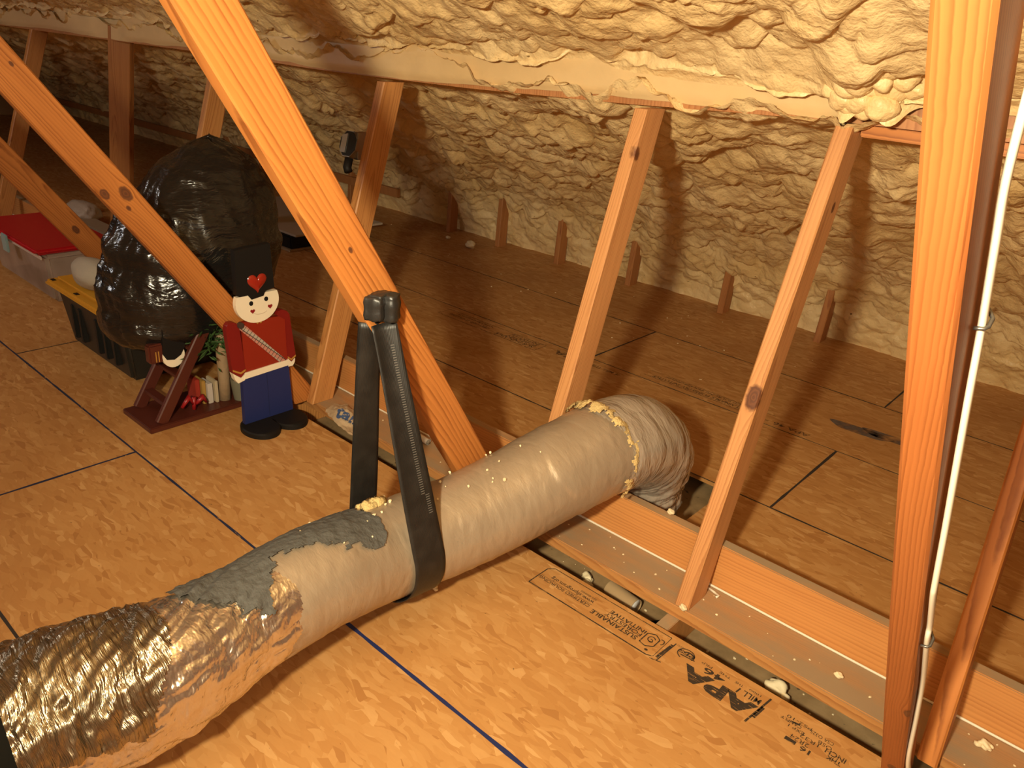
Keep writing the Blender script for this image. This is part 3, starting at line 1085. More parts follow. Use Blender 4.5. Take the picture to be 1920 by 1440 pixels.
# ------------------------------------------------------------------ cables and small things on the timbers
def smooth_path(P, n=8):
    Q = [p + (0,) for p in P]
    return [Vector(p[:3]) for p in catmull(Q, n)]


def flat_cable(pts, w, t, nrm):
    """oval jacketed cable: wide across the face it is stapled to"""
    vs, fs = [], []
    m = 14
    for i, p in enumerate(pts):
        tg = (pts[min(i + 1, len(pts) - 1)] - pts[max(i - 1, 0)]).normalized()
        n = Vector(nrm); n = (n - tg * n.dot(tg)).normalized()
        s = tg.cross(n)
        for k in range(m):
            a = 2 * math.pi * k / m
            vs.append(p + s * (math.copysign(abs(math.cos(a)) ** .7, math.cos(a)) * w / 2) + n * (math.sin(a) * t / 2))
    for i in range(len(pts) - 1):
        for k in range(m):
            fs.append((i * m + k, i * m + (k + 1) % m, (i + 1) * m + (k + 1) % m, (i + 1) * m + k))
    fs += [tuple(range(m - 1, -1, -1)), tuple((len(pts) - 1) * m + k for k in range(m))]
    return MB().add(vs, fs)


cp = [(-0.1240, 0.7580, 1.600), (-0.1280, 0.7600, 1.520), (-0.1310, 0.7614, 1.463), (-0.1344, 0.7647, 1.432), (-0.1360, 0.7986, 1.351), (-0.1335, 0.8300, 1.291), (-0.1299, 0.8774, 1.204), (-0.1248, 0.9138, 1.112), (-0.1187, 0.9655, 0.994), (-0.1141, 1.0030, 0.907), (-0.1083, 1.0401, 0.807),
      (-0.1069, 1.0576, 0.774), (-0.1054, 1.1299, 0.682), (-0.1032, 1.1494, 0.639), (-0.1004, 1.2795, 0.473), (-0.0943, 1.3423, 0.343), (-0.0857, 1.4027, 0.190), (-0.0720, 1.4700, 0.080), (-0.0620, 1.5400, -0.010), (-0.0400, 1.6100, -0.070), (-0.0200, 1.6600, -0.100)]
cable = empty('white_cable', (-.12, 1.0, .9), 'thick white cable stapled down the side of the near orange strut', 'cable')
flat_cable(smooth_path(cp, 8), .0155, .008, (1, .1, 0)).build('cable_jacket', WIRE, cable, True)
stm = plain('staple_metal', (.20, .19, .17), .35, .8)
for (x, y, z, a) in ((-.1285, .8774, 1.204, 0), (-.1025, 1.1494, .639, 0), (-.078, 1.445, .11, 0)):
    mb = MB()
    P = Vector((x, y, z))
    s = Vector((0, .83, .56)); n = Vector((1, 0, 0))
    mb.tube([P - s * .012 - n * .006, P - s * .010 + n * .003, P - s * .006 + n * .0058, P + s * .006 + n * .0058, P + s * .010 + n * .003, P + s * .014 - n * .006 + Vector((0, .004, .006))], .0022, 8)
    mb.build('staple', stm, cable, True)

sp = []
g = random.Random(3)
for x in np.arange(-6.5, 1.34, .12):
    sp.append((x, 1.8145 + .0015 * math.sin(x * 4), .0225 + .0008 * math.sin(x * 7) + (0.006 * max(0, x + .05))))
tag(MB().tube([(p[0], p[1] - .03 * max(0, p[0] + .05) ** 1.2, p[2]) for p in sp], .0034, 8).build('white_string', WIRE, None, True), 'thin white string running along the flat dusty plank', 'string')
tag(MB().tube([(-.712, 1.797, .0225), (-.69, 1.792, .023), (-.672, 1.785, .023), (-.676, 1.775, .0225)], .0035, 8).build('cable_offcut', WIRE, None, True), 'short white cable offcut at the foot of the right brace', 'cable')
t = empty('plastic_tube', (-1.9, 1.77, .03), 'short white plastic tube lying on the plank behind the strap', 'tube')
MB().tube([(-2.02, 1.777, .031), (-1.862, 1.765, .031)], .0115, 18, False).build('tube_wall', WHITE, t, True)
MB().tube([(-2.018, 1.777, .031), (-1.860, 1.765, .031)], .0085, 18).build('tube_bore', plain('tube_bore', (.30, .26, .2), .7), t, True)
t = empty('cardboard_tube', (-.92, 1.70, -.10), 'cardboard roll core lying in the dark gap beside the stamped board', 'tube')
a_, b_ = Vector((-.99, 1.724, -.102)), Vector((-.882, 1.708, -.102))
MB().tube([a_, b_], .026, 28, False).build('tube_wall', CARD, t, True)
MB().tube([a_, b_ - (b_ - a_) * .03], .0235, 28, True).build('tube_lining', plain('white_lining', (.75, .73, .70), .6), t, True)
tag(MB().tube([(-.83, 1.66, -.128), (-.825, 1.70, -.120), (-.80, 1.74, -.122), (-.775, 1.79, -.128)], .006, 8).build('black_wire', BLACK, None, True), 'dark wire end lying in the gap right of the cardboard tube', 'wire')

# metal box on the left brace
jb = empty('junction_box', (-2.475, 1.955, 1.0), 'shiny octagonal metal electrical box on the left brace', 'electrical box')
ax = Vector((.15, -.95, .30)).normalized(); ux = Vector((1, .158, 0)).normalized(); uy = ax.cross(ux)
oc = Vector((-2.487, 1.905, 1.005))
oct_ = [(math.cos(math.pi / 8 + k * math.pi / 4) * .045, math.sin(math.pi / 8 + k * math.pi / 4) * .052) for k in range(8)]
mb = MB().prism(oct_, oc, ux, uy, ax, -.035, .020)
mb.build('box_shell', STEEL, jb)
MB().prism([(a * .94, b * .94) for a, b in oct_], oc, ux, uy, ax, .019, .022).build('box_cover', plain('dark_cover', (.02, .02, .02), .3, .6), jb)
MB().prism([(-.030, -.035), (-.004, -.035), (-.004, .036), (-.030, .030)], oc, ux, uy, ax, .021, .026).build('knockout', STEEL, jb)
MB().tube([oc - uy * .05, oc - uy * .085, oc - uy * .10 + ux * .01], .016, 12).build('cable_clamp', BLACK, jb, True)
MB().box(-2.47, -2.445, 1.90, 1.945, .955, 1.055, .002).build('bracket', STEEL, jb)

# crumbs of foam
foam_spots = [((-.44, 1.722, -.108), .030, 'biggest foam chunk lying in the gap left of the near strut'), ((-1.075, 1.725, -.112), .020, 'upper foam crumb in the cluster left of the cardboard tube'),
              ((-1.06, 1.700, -.114), .017, 'middle foam crumb in the cluster left of the cardboard tube'), ((-1.035, 1.68, -.116), .015, 'lowest foam crumb in the cluster left of the cardboard tube'),
              ((-1.262, 1.235, .012), .014, 'pale foam flake on the floor under the strap'), ((-.893, 1.846, .170), .011, 'foam crumb on top of the edge plank left of the right brace'),
              ((-.307, 1.728, .027), .010, 'round foam crumb on the flat plank left of the near strut'), ((-.715, 1.660, .028), .011, 'foam dribble at the split foot of the right brace'),
              ((-3.87, 4.02, .025), .036, 'largest foam chunk fallen on the far floor below the eave'), ((-4.15, 4.06, .012), .016, 'small foam chunk on the far floor left of the largest'),
              ((.02, 1.76, .028), .014, 'foam crumb on the flat plank at the right edge'), ((-1.18, 1.67, -.118), .016, 'foam crumb in the gap just below the duct')]
for (c, r, lb) in foam_spots:
    g = random.Random(int(abs(c[0]) * 1000))
    mb = MB().ico((c[0], c[1], c[2]), r, 3, .22, (1, .7, .75), g)
    if r > .013:
        for _ in range(4):
            mb.ico((c[0] + g.uniform(-1, 1) * r, c[1] + g.uniform(-.5, .5) * r, c[2] + g.uniform(-.3, .3) * r), r * g.uniform(.4, .7), 2, .2, (1, .8, .7), g)
    tag(mb.build('foam_chunk', CRUMB, None, True), lb, 'foam', 'crumbs of spray foam')
mb = MB(); g = random.Random(12)
for _ in range(70):
    x = g.uniform(-2.2, .3)
    mb.ico((x, g.uniform(1.67, 1.80), .0205), g.uniform(.0012, .0040), 1, .2, (1, 1, .6), g)
for _ in range(40):
    x = g.uniform(-1.2, -.1)
    mb.ico((x, g.uniform(1.62, 1.80), -.129), g.uniform(.0015, .005), 1, .2, (1, 1, .6), g)
for _ in range(60):
    mb.ico((g.uniform(-5, .6), g.uniform(3.2, 4.2), .001), g.uniform(.002, .006), 1, .2, (1, 1, .5), g)
tag(mb.build('foam_crumbs', CRUMB), 'tiny specks of foam sprinkled over planks and floor', 'foam', None, 'stuff')
# bits stuck on the duct top
dm = MB(); g = random.Random(8)
for _ in range(34):
    i = g.randint(150, 340); a = g.uniform(1.0, 2.3)
    p = PA[i, :3] + (N1[i] * math.cos(a) + N2[i] * math.sin(a)) * (PA[i, 3] + .004)
    dm.ico(p, g.uniform(.0018, .0062), 1, .2, (1, 1, 1), g)
tag(dm.build('foam_flecks', CRUMB), 'pale foam specks lying on top of the tan duct jacket', 'foam', None, 'stuff')

# crumpled printed wrapper on the plank
g = random.Random(4)
nx, ny = 40, 24
Ux, Uy = np.meshgrid(np.linspace(-1, 1, nx), np.linspace(-1, 1, ny), indexing='ij')
hz = .012 + .034 * np.clip(1 - (Ux + .35) ** 2 * 1.6 - Uy ** 2 * .9, 0, 1) * (.5 + .8 * fbm(Ux * 3 + 9, Uy * 3 + 4, 61, 3)) + .016 * np.abs(fbm(Ux * 6 + 3, Uy * 6, 62, 3) - .5)
Wx = -2.20 + .13 * Ux * (1 - .12 * Uy ** 2) + .02 * (fbm(Ux * 2 + 5, Uy * 2, 63) - .5); Wy = 1.66 + .052 * Uy + .02 * (fbm(Ux * 2, Uy * 2 + 8, 64) - .5) - .02 * Ux
wrp = grid_mesh('crumpled_wrapper', np.stack([Wx, Wy, .012 + hz], -1), plain('tan_wrapper', (.50, .37, .23), .6, bump=(40, .5, .006)), None, flip=True)
tag(wrp, 'crumpled tan plastic wrapper with blue lettering beside the left strap band', 'wrapper')


# printed marks ------------------------------------------------------------
def text_mesh(s, size, bold=0.0):
    cu = bpy.data.curves.new('t', 'FONT')
    cu.body = s; cu.size = size; cu.offset = bold
    cu.resolution_u = 3
    ob = bpy.data.objects.new('t', cu)
    COL.objects.link(ob)
    dg = bpy.context.evaluated_depsgraph_get()
    me = bpy.data.meshes.new_from_object(ob.evaluated_get(dg))
    bpy.data.objects.remove(ob, do_unlink=True)
    vs = [v.co.copy() for v in me.vertices]; fs = [tuple(p.vertices) for p in me.polygons]
    bpy.data.meshes.remove(me)
    return vs, fs


def put_text(mb, s, x_start, x_end, y_base, cap, z=.0007, bold=0.0):
    """line of letters read from +x toward -x (upside down to the camera): letters stand toward -y"""
    vs, fs = text_mesh(s, 1.0, bold)
    if not vs: return
    w0 = min(v.x for v in vs); w1 = max(v.x for v in vs)
    h1 = max(v.y for v in vs)
    k = (x_end - x_start) / (w1 - w0)
    mb.add([Vector((x_start + (v.x - w0) * k, y_base - v.y * cap / .72, z)) for v in vs], fs)


def bar(mb, x0, y0, x1, y1, w, z=.0007):
    d = Vector((x1 - x0, y1 - y0, 0)); n = Vector((-d.y, d.x, 0)).normalized() * w / 2
    a = Vector((x0, y0, z)); b_ = Vector((x1, y1, z))
    mb.add([a - n, b_ - n, b_ + n, a + n], [(0, 1, 2, 3)])


def ring_mark(mb, cx_, cy_, rx, ry, w, z=.0007, a0=0, a1=6.283, n=28):
    vs = []
    for k in range(n + 1):
        a = a0 + (a1 - a0) * k / n
        vs += [Vector((cx_ + math.cos(a) * (rx - w), cy_ + math.sin(a) * (ry - w), z)), Vector((cx_ + math.cos(a) * rx, cy_ + math.sin(a) * ry, z))]
    mb.add(vs, [(2 * k, 2 * k + 1, 2 * k + 3, 2 * k + 2) for k in range(n)])


def stamp(name, mat, par, fn, label):
    mb = MB(); fn(mb)
    o = mb.build(name, mat, par)
    o['label'] = label
    return o


def sfi(mb):
    x0, x1, y0, y1 = -1.102, -.686, 1.459, 1.561
    c = .016
    bar(mb, x0, y0, x1 - c, y0, .0042); bar(mb, x0 + c, y1, x1, y1, .0026)
    bar(mb, x0, y0, x0, y1 - c, .0034); bar(mb, x0, y1 - c, x0 + c, y1, .003)
    bar(mb, x1 - c, y0, x1, y0 + c * .5, .003); bar(mb, x1, y0 + c * .5, x1, y1, .0016)
    put_text(mb, 'SUSTAINABLE', -.752, -.902, 1.4985, .0165, bold=.022)
    put_text(mb, 'FORESTRY', -.750, -.868, 1.5165, .0145, bold=.012)
    put_text(mb, 'INITIATIVE', -.747, -.862, 1.5345, .0145, bold=.018)
    put_text(mb, 'CERTIFIED SOURCING', -.916, -1.097, 1.5065, .0120, bold=.012)
    bar(mb, -.914, 1.5105, -1.097, 1.5105, .0012)
    put_text(mb, 'www.sfiprogram.org', -.917, -1.068, 1.528, .0140, bold=.012)
    put_text(mb, 'SFI-00000', -.917, -.972, 1.541, .0075)
    # shield with leaf
    sh = [(-.742, 1.488), (-.742, 1.530), (-.722, 1.541), (-.704, 1.530), (-.704, 1.498), (-.722, 1.484), (-.742, 1.488)]
    for i in range(len(sh) - 1): bar(mb, *sh[i], *sh[i + 1], .0034)
    ring_mark(mb, -.722, 1.517, .011, .012, .003, a0=.4, a1=5.6); ring_mark(mb, -.721, 1.511, .006, .007, .0026, a0=3.6, a1=8.6)
    ring_mark(mb, -.698, 1.526, .009, .012, .003, a0=-1.2, a1=2.2)
    ring_mark(mb, -.712, 1.474, .005, .004, .004)
    put_text(mb, 'TM', -.706, -.714, 1.552, .004)
    bar(mb, -.678, 1.470, -.672, 1.540, .007); bar(mb, -.672, 1.462, -.667, 1.552, .0035); bar(mb, -.690, 1.455, -.660, 1.455 + .008, .003)


def apa(mb):
    put_text(mb, 'APA', -.412, -.612, 1.506, .047, bold=.055)
    put_text(mb, '46', -.512, -.570, 1.5335, .0215, bold=.02)
    put_text(mb, 'PRP', -.556, -.585, 1.5465, .0085); put_text(mb, 'THE', -.505, -.536, 1.548, .0085)
    put_text(mb, 'MILL', -.416, -.462, 1.534, .0205, bold=.012)
    put_text(mb, 'THE', -.470, -.492, 1.5465, .008); put_text(mb, '1000', -.424, -.455, 1.549, .007)
    bar(mb, -.417, 1.444, -.402, 1.556, .0052); bar(mb, -.404, 1.516, -.409, 1.470, .009)
    bar(mb, -.475, 1.512, -.472, 1.532, .004)
    ring_mark(mb, -.628, 1.535, .024, .021, .003, a0=-.5, a1=4.4); ring_mark(mb, -.622, 1.537, .016, .012, .005, a0=.5, a1=3.0)
    put_text(mb, 'PFS', -.606, -.650, 1.543, .011, bold=.03); bar(mb, -.600, 1.530, -.640, 1.526, .0035)
    put_text(mb, 'TECO', -.640, -.662, 1.553, .006)


def grade(mb):
    put_text(mb, 'CANPLY', -.312, -.362, 1.528, .010, bold=.01); put_text(mb, 'PS2-10', -.292, -.352, 1.541, .010)
    put_text(mb, 'EXP 1', -.300, -.338, 1.515, .010, bold=.01); bar(mb, -.318, 1.530, -.336, 1.526, .005)
    bar(mb, -.303, 1.470, -.329, 1.470, .012)
    put_text(mb, '2R24', -.278, -.322, 1.491, .014); put_text(mb, '1R32', -.262, -.306, 1.508, .012)
    put_text(mb, '16', -.268, -.292, 1.474, .015, bold=.03)
    put_text(mb, 'CSA O325', -.238, -.292, 1.536, .011); put_text(mb, 'OSB', -.236, -.268, 1.520, .012)
    put_text(mb, 'INCH', -.200, -.246, 1.511, .0155, bold=.02); put_text(mb, 'THK', -.205, -.238, 1.493, .012, bold=.03)


stamp('printed_stamp', INK, panels['near'], sfi, 'framed black print with a shield mark')
stamp('printed_stamp', INK, panels['near'], apa, 'large black printed letters')
stamp('printed_stamp', INK, panels['near'], grade, 'small black printed grade lines')


def far1(mb):
    x0, x1, y0, y1 = -2.97, -2.27, 2.855, 2.95
    bar(mb, x0, y0, x1, y0, .005); bar(mb, x0, y1, x1, y1, .004); bar(mb, x0, y0, x0, y1, .004); bar(mb, x1, y0, x1, y1, .004)
    put_text(mb, 'SUSTAINABLE', -2.30, -2.56, 2.893, .026, .0008, .03); put_text(mb, 'FORESTRY', -2.30, -2.50, 2.918, .022, .0008, .02); put_text(mb, 'INITIATIVE', -2.30, -2.49, 2.942, .022, .0008, .02)
    put_text(mb, 'CERTIFIED SOURCING', -2.62, -2.92, 2.905, .020, .0008, .02); put_text(mb, 'www.sfiprogram.org', -2.62, -2.88, 2.935, .020, .0008, .02)
    put_text(mb, 'APA', -2.00, -2.20, 2.95, .05, .0008, .04)
    put_text(mb, '46 MILL THE', -1.80, -1.97, 2.945, .024, .0008, .02)


def far2(mb):
    put_text(mb, 'SUSTAINABLE FORESTRY INITIATIVE', -1.20, -1.70, 3.075, .024, .0008, .03)
    put_text(mb, 'CERTIFIED SOURCING www.sfiprogram.org', -1.18, -1.66, 3.105, .020, .0008, .02)
    bar(mb, -1.74, 3.045, -1.10, 3.040, .004); bar(mb, -1.74, 3.115, -1.10, 3.110, .003)
    put_text(mb, 'APA 46', -.92, -1.08, 3.055, .03, .0008, .02)


stamp('printed_stamp', INKF, panels['far'], far1, 'faded printed stamp')
stamp('printed_stamp', INKF, panels['far2'], far2, 'faded printed stamp')
# stains on the far boards
mb = MB()
for (cx_, cy_, rx, ry) in ((-.79, 3.27, .13, .045), (-.67, 3.30, .12, .04)):
    vs = [Vector((cx_ + math.cos(a) * rx * (1 + .15 * math.sin(3 * a)), cy_ + math.sin(a) * ry * (1 + .2 * math.sin(2 * a + 1)), .0005)) for a in np.linspace(0, 6.283, 30, endpoint=False)]
    mb.add(vs, [tuple(range(30))])
mb.build('grey_stain', mat_ink('grey_stain', (.13, .10, .085), .30, .62, (14, 14, 1)), panels['far2'])['label'] = 'grey glue stain'

mbw = MB()
vs, fs = text_mesh('tain', 1.0, .03)
w1 = max(v.x for v in vs)
c0 = Vector((-2.235, 1.618, .0)); dx = Vector((.115, .030, 0)); dy = Vector((-.018, .045, 0))
P = [c0 + dx * (v.x / w1) + dy * (v.y / .72) for v in vs]
for p in P:
    k = np.argmin((Wx - p.x) ** 2 + (Wy - p.y) ** 2)
    p.z = .012 + hz.ravel()[k] + .0035
mbw.add(P, fs).build('blue_lettering', plain('blue_print', (.05, .09, .20), .5), wrp)['label'] = 'blue printed letters'

# ------------------------------------------------------------------ painted wooden toy soldier (flat cut-out standing on shoes)
SX = -2.43
sol = empty('toy_soldier', (SX, 1.44, 0), 'flat painted wooden toy soldier in red coat and black hat', 'decoration')
YA, ZA, XA = (0, 1, 0), (0, 0, 1), (1, 0, 0)


def cut(name, outline, d0, d1, mat, label=None, par=None):
    o = MB().prism(outline, (SX, 0, 0), YA, ZA, XA, d0, d1).build(name, mat, par or sol)
    if label: o['label'] = label
    return o


def arc(cy_, cz_, ry, rz, a0, a1, n=18):
    return [(cy_ + ry * math.cos(a0 + (a1 - a0) * k / n), cz_ + rz * math.sin(a0 + (a1 - a0) * k / n)) for k in range(n + 1)]


cut('trousers', [(1.348, .022), (1.556, .022), (1.544, .222), (1.350, .214)], -.010, .010, BLUE, 'blue trousers')
cut('trouser_crease', [(1.4515, .03), (1.4535, .03), (1.4505, .20), (1.4485, .20)], .0095, .0106, plain('dark_blue', (.008, .015, .07), .6))
cut('coat', [(1.360, .226), (1.545, .234), (1.540, .417), (1.362, .424)], -.009, .009, RED, 'red coat')
cut('belt', [(1.357, .207), (1.545, .215), (1.544, .238), (1.358, .231)], -.011, .0135, CREAM, 'cream belt')
face = arc(1.4285, .492, .0865, .078, math.radians(158), math.radians(382), 30)
cut('face', face, -.006, .013, CREAM, 'cream face')
hat = [(1.350, .690), (1.3475, .529), (1.358, .5225), (1.390, .5235), (1.404, .505), (1.452, .511), (1.460, .5285), (1.497, .5345), (1.488, .698)]
hatp = cut('hat', hat, -.010, .016, BLACK, 'tall black hat')


def heart(cy_, cz_, s):
    out = []
    for k in range(32):
        a = 2 * math.pi * k / 32
        out.append((cy_ + s * 16 * math.sin(a) ** 3 / 17, cz_ + s * (13 * math.cos(a) - 5 * math.cos(2 * a) - 2 * math.cos(3 * a) - math.cos(4 * a)) / 17))
    return out


b = bmesh.new()
hb = MB()
H0 = heart(1.429, .566, .0405)
n = len(H0)
vs = [(SX + .016, *p) for p in H0] + [(SX + .022, 1.429 + (p[0] - 1.429) * .82, .562 + (p[1] - .562) * .82) for p in H0] + [(SX + .0255, 1.429, .562)]
fs = [(k, (k + 1) % n, n + (k + 1) % n, n + k) for k in range(n)] + [(n + k, n + (k + 1) % n, 2 * n) for k in range(n)]
hb.add(vs, fs).build('hat_heart', plain('red_gloss', (.33, .022, .010), .18), hatp, True)['label'] = 'glossy red heart'
b.free()
for (cy_, cz_) in ((1.402, .4905), (1.4625, .4965)):
    cut('eye', arc(cy_, cz_, .0078, .0085, 0, 2 * math.pi, 18)[:-1], .012, .0145, BLACK, 'black round eye')
for (cy_, cz_) in ((1.406, .4600), (1.477, .4655)):
    cut('cheek', heart(cy_, cz_, .0098), .012, .0142, plain('cheek_red', (.26, .012, .016), .4), 'red cheek heart')
cut('mouth', arc(1.437, .455, .028, .012, math.radians(200), math.radians(340), 12) + arc(1.437, .456, .027, .0105, math.radians(340), math.radians(200), 12), .012, .0136, plain('faint_smile', (.62, .50, .38), .6))


def arm(pts_sleeve, hand, braid, name):
    s = cut(name, pts_sleeve, -.012, .012, REDD, 'dark red sleeve')
    cut('hand', hand, -.012, .012, CREAM, 'cream hand', None)
    cut('cuff_braid', braid, .0118, .0135, GOLD, 'gold cuff braid')
    # parts stay direct children of the soldier


arm([(1.299, .405), (1.303, .424), (1.312, .434), (1.330, .434), (1.344, .424), (1.351, .405), (1.3635, .236), (1.343, .217), (1.312, .243)],
    [(1.3125, .241), (1.343, .215), (1.3625, .226), (1.358, .203), (1.331, .197), (1.320, .213)], [(1.3125, .256), (1.343, .2385), (1.3625, .246), (1.3625, .239), (1.343, .231), (1.3125, .249)], 'sleeve')
arm([(1.503, .425), (1.509, .439), (1.526, .442), (1.545, .434), (1.557, .418), (1.577, .243), (1.557, .226), (1.541, .243), (1.538, .40)],
    [(1.5425, .242), (1.557, .224), (1.573, .236), (1.571, .221), (1.562, .208), (1.543, .208)], [(1.541, .252), (1.556, .2385), (1.576, .250), (1.576, .243), (1.556, .2315), (1.541, .245)], 'sleeve')


def mat_plaid():
    N = NT('plaid_ribbon')
    c = N.mapping(N.coord(), rot=(math.radians(-47), 0, 0))
    s = N.n('SeparateXYZ', {0: c})
    a = N.math('FRACT', N.math('MULTIPLY', s.outputs[1], 38.0)); b_ = N.math('FRACT', N.math('MULTIPLY', s.outputs[2], 62.0))
    base = N.mix(N.math('GREATER_THAN', a, .5), (.42, .36, .30), (.50, .22, .17))
    base = N.mix(N.math('LESS_THAN', a, .10), base, (.03, .025, .02))
    base = N.mix(N.math('LESS_THAN', b_, .14), base, (.05, .04, .035))
    N.out(color=base, rough=.7)
    return N.m


cut('sash', [(1.349, .404), (1.362, .422), (1.380, .407), (1.534, .2385), (1.507, .2355)], .0085, .0125, mat_plaid(), 'grey and pink plaid sash')
cut('sash_bow', arc(1.354, .418, .012, .012, 0, 6.283, 10)[:-1], .008, .02, plain('dark_ribbon', (.05, .03, .025), .6))
for y in (1.424, 1.437):
    cut('button', arc(y, .4125, .0038, .0048, 0, 6.283, 10)[:-1], .0085, .0115, GOLD)
for (cy_, sgn) in ((1.385, 0), (1.505, 1)):
    mb = MB()
    n = 26
    vs = []
    for z, k in ((0, 1.0), (.016, 1.0), (.021, .93)):
        for i in range(n):
            a = 2 * math.pi * i / n
            vs.append(Vector((SX + .045 + math.cos(a) * .088 * k, cy_ + .004 + math.sin(a) * .067 * k, z)))
    fs = [tuple(range(n - 1, -1, -1)), tuple(2 * n + i for i in range(n))]
    for r in range(2):
        fs += [(r * n + i, r * n + (i + 1) % n, (r + 1) * n + (i + 1) % n, (r + 1) * n + i) for i in range(n)]
    mb.add(vs, fs).build('shoe', BLACK, sol, True, 40)['label'] = 'black oval shoe'

# ------------------------------------------------------------------ dark red wooden display under the bag
dsp = empty('wooden_display', (-2.71, 1.35, 0), 'dark red wooden display with ladder and small pine tree under the black bag', 'decoration')
MB().box(-2.825, -2.60, 1.072, 1.62, 0, .022, .003).build('base_board', BROWNRED, dsp)
lad = []
for x in (-2.80, -2.625):
    o = timber('ladder_rail', (x, 1.125, .022), (x - .01, 1.40, .46), .045, .022, BROWNRED, None, None)
    lad.append(o)
for o in lad:
    M = o.matrix_world.copy(); o.parent = dsp; o.matrix_parent_inverse = Matrix(); o.matrix_world = M
    o.matrix_basis = Matrix.Translation(-Vector(dsp.location)) @ M
for k in range(4):
    t = .14 + .22 * k
    y = 1.125 + .275 * t; z = .022 + .438 * t
    MB().box(-2.80, -2.63, y - .017, y + .017, z - .008, z + .008, .002).build('ladder_rung', BROWNRED, dsp)
MB().tube([(-2.665, 1.405, .022), (-2.667, 1.408, .12), (-2.672, 1.41, .24), (-2.68, 1.42, .36)], [.024, .022, .022, .02], 14).build('tree_trunk', plain('pale_bark', (.33, .22, .12), .8, bump=(60, .6, .004)), dsp, True)
mb = MB(); g = random.Random(31)
for k in range(760):
    z0 = g.uniform(.24, .60)
    low = k > 560
    a = g.uniform(0, 6.283)
    c = Vector((-2.70, 1.43 + (z0 - .25) * .18, z0))
    if low: c = Vector((-2.655 + g.gauss(0, .02), 1.365 + g.gauss(0, .03), .31 + g.gauss(0, .04)))
    L = g.uniform(.05, .115) * (.6 if low else 1)
    d = Vector((math.cos(a), math.sin(a) * 1.1, g.uniform(-.45, .35))).normalized()
    p0 = c + d * g.uniform(.0, .05); p1 = p0 + d * L
    n = d.orthogonal().normalized() * .0035; n2 = d.cross(n).normalized() * .0035
    mid = p0.lerp(p1, .5)
    mb.add([p0, mid + n, p1, mid - n, mid + n2, mid - n2], [(0, 1, 2, 3), (0, 4, 2, 5)])
o = mb.build('pine_foliage', plain('pine_green', (.045, .095, .020), .6), dsp)
o['kind'] = 'stuff'
# potted holder, tiny books and bow
MB().tube([(-2.632, 1.455, .022), (-2.632, 1.455, .05), (-2.632, 1.455, .10), (-2.632, 1.455, .112)], [.026, .030, .036, .036], 18).build('small_pot', plain('grey_green_pot', (.16, .15, .10), .8), dsp, True, 40)
for (x, y, w, h, m) in ((-2.715, 1.305, .018, .105, plain('book_red', (.34, .03, .015), .6)), (-2.705, 1.325, .014, .098, plain('book_ochre', (.42, .24, .05), .7)), (-2.695, 1.345, .020, .085, plain('book_white', (.55, .48, .42), .7)), (-2.688, 1.368, .012, .092, plain('book_cream', (.50, .40, .26), .7))):
    MB().box(x - .035, x + .035, y - w / 2, y + w / 2, .022, .022 + h, .002).build('tiny_book', m, dsp)
mb = MB()
mb.tube([(-2.64, 1.215, .05), (-2.64, 1.245, .085), (-2.64, 1.262, .05)], [.006, .012, .006], 8); mb.tube([(-2.64, 1.27, .05), (-2.64, 1.30, .072), (-2.64, 1.315, .045)], [.006, .012, .006], 8)
mb.tube([(-2.64, 1.262, .03), (-2.64, 1.266, .08)], .008, 8)
mb.build('red_bow', plain('red_ribbon', (.30, .010, .012), .4), dsp, True)
# little figure on the ladder
fy, fz, fx = 1.212, .262, -2.66
ff = [(fy + .042 * math.cos(a), fz + .046 * math.sin(a)) for a in np.linspace(0, 6.283, 28, endpoint=False)]
MB().prism(ff, (fx, 0, 0), YA, ZA, XA, -.008, .008).build('figure_face', CREAM, dsp)
hh = [(fy - .040, fz + .012), (fy - .028, fz - .010), (fy + .0, fz - .016), (fy + .026, fz - .002), (fy + .044, fz + .028), (fy + .050, fz + .12), (fy - .036, fz + .11)]
MB().prism(hh, (fx, 0, 0), YA, ZA, XA, -.009, .0115).build('figure_hat', BLACK, dsp)
MB().box(fx - .03, fx + .006, fy - .088, fy - .03, fz - .018, fz + .055, .006).build('figure_sleeve', BROWNRED, dsp)
for k in (0, 1):
    MB().box(fx + .005, fx + .0075, fy - .066 + k * .010, fy - .0625 + k * .010, fz - .012, fz + .028).build('figure_braid', GOLD, dsp)

# ------------------------------------------------------------------ black rubbish bag over the tree
b = bmesh.new()
bmesh.ops.create_icosphere(b, subdivisions=6, radius=1)
V = np.array([v.co for v in b.verts])
nx_, ny_, nz_ = V.T
# silhouette: peak leaning to +y, wide lower left belly, gathered lower right
zz = nz_
ry = np.interp(zz, [-1, -.85, -.6, -.25, .1, .45, .75, .93, 1], [.10, .20, .285, .335, .33, .285, .19, .09, .0])
cyy = np.interp(zz, [-1, -.7, -.3, .1, .5, .8, 1], [1.29, 1.32, 1.385, 1.425, 1.475, 1.50, 1.515])
rx = ry * .74
czz = np.interp(zz, [-1, -.7, -.3, .1, .5, .8, 1], [.245, .30, .46, .62, .80, .925, 1.005])
L = np.sqrt(nx_ ** 2 + ny_ ** 2) + 1e-6
az = np.arctan2(ny_, nx_)
cr = np.abs(fbm(np.cos(az) * 2.2 + 8 + zz * .8, np.sin(az) * 2.2 + 8 + zz * 1.6, 81, 4) - .5)
cr2 = np.abs(fbm(np.cos(az) * 5 + 3, np.sin(az) * 5 + zz * 4 + 8, 83, 3) - .5)
cr3 = fbm(np.cos(az) * 1.2 + zz * 6, np.sin(az) * 1.2 + zz * 9 + 20, 85, 3) - .5
k = 1 + .20 * (cr - .12) + .035 * (cr2 - .1) + .08 * cr3
ux_, uy_ = nx_ / L, ny_ / L
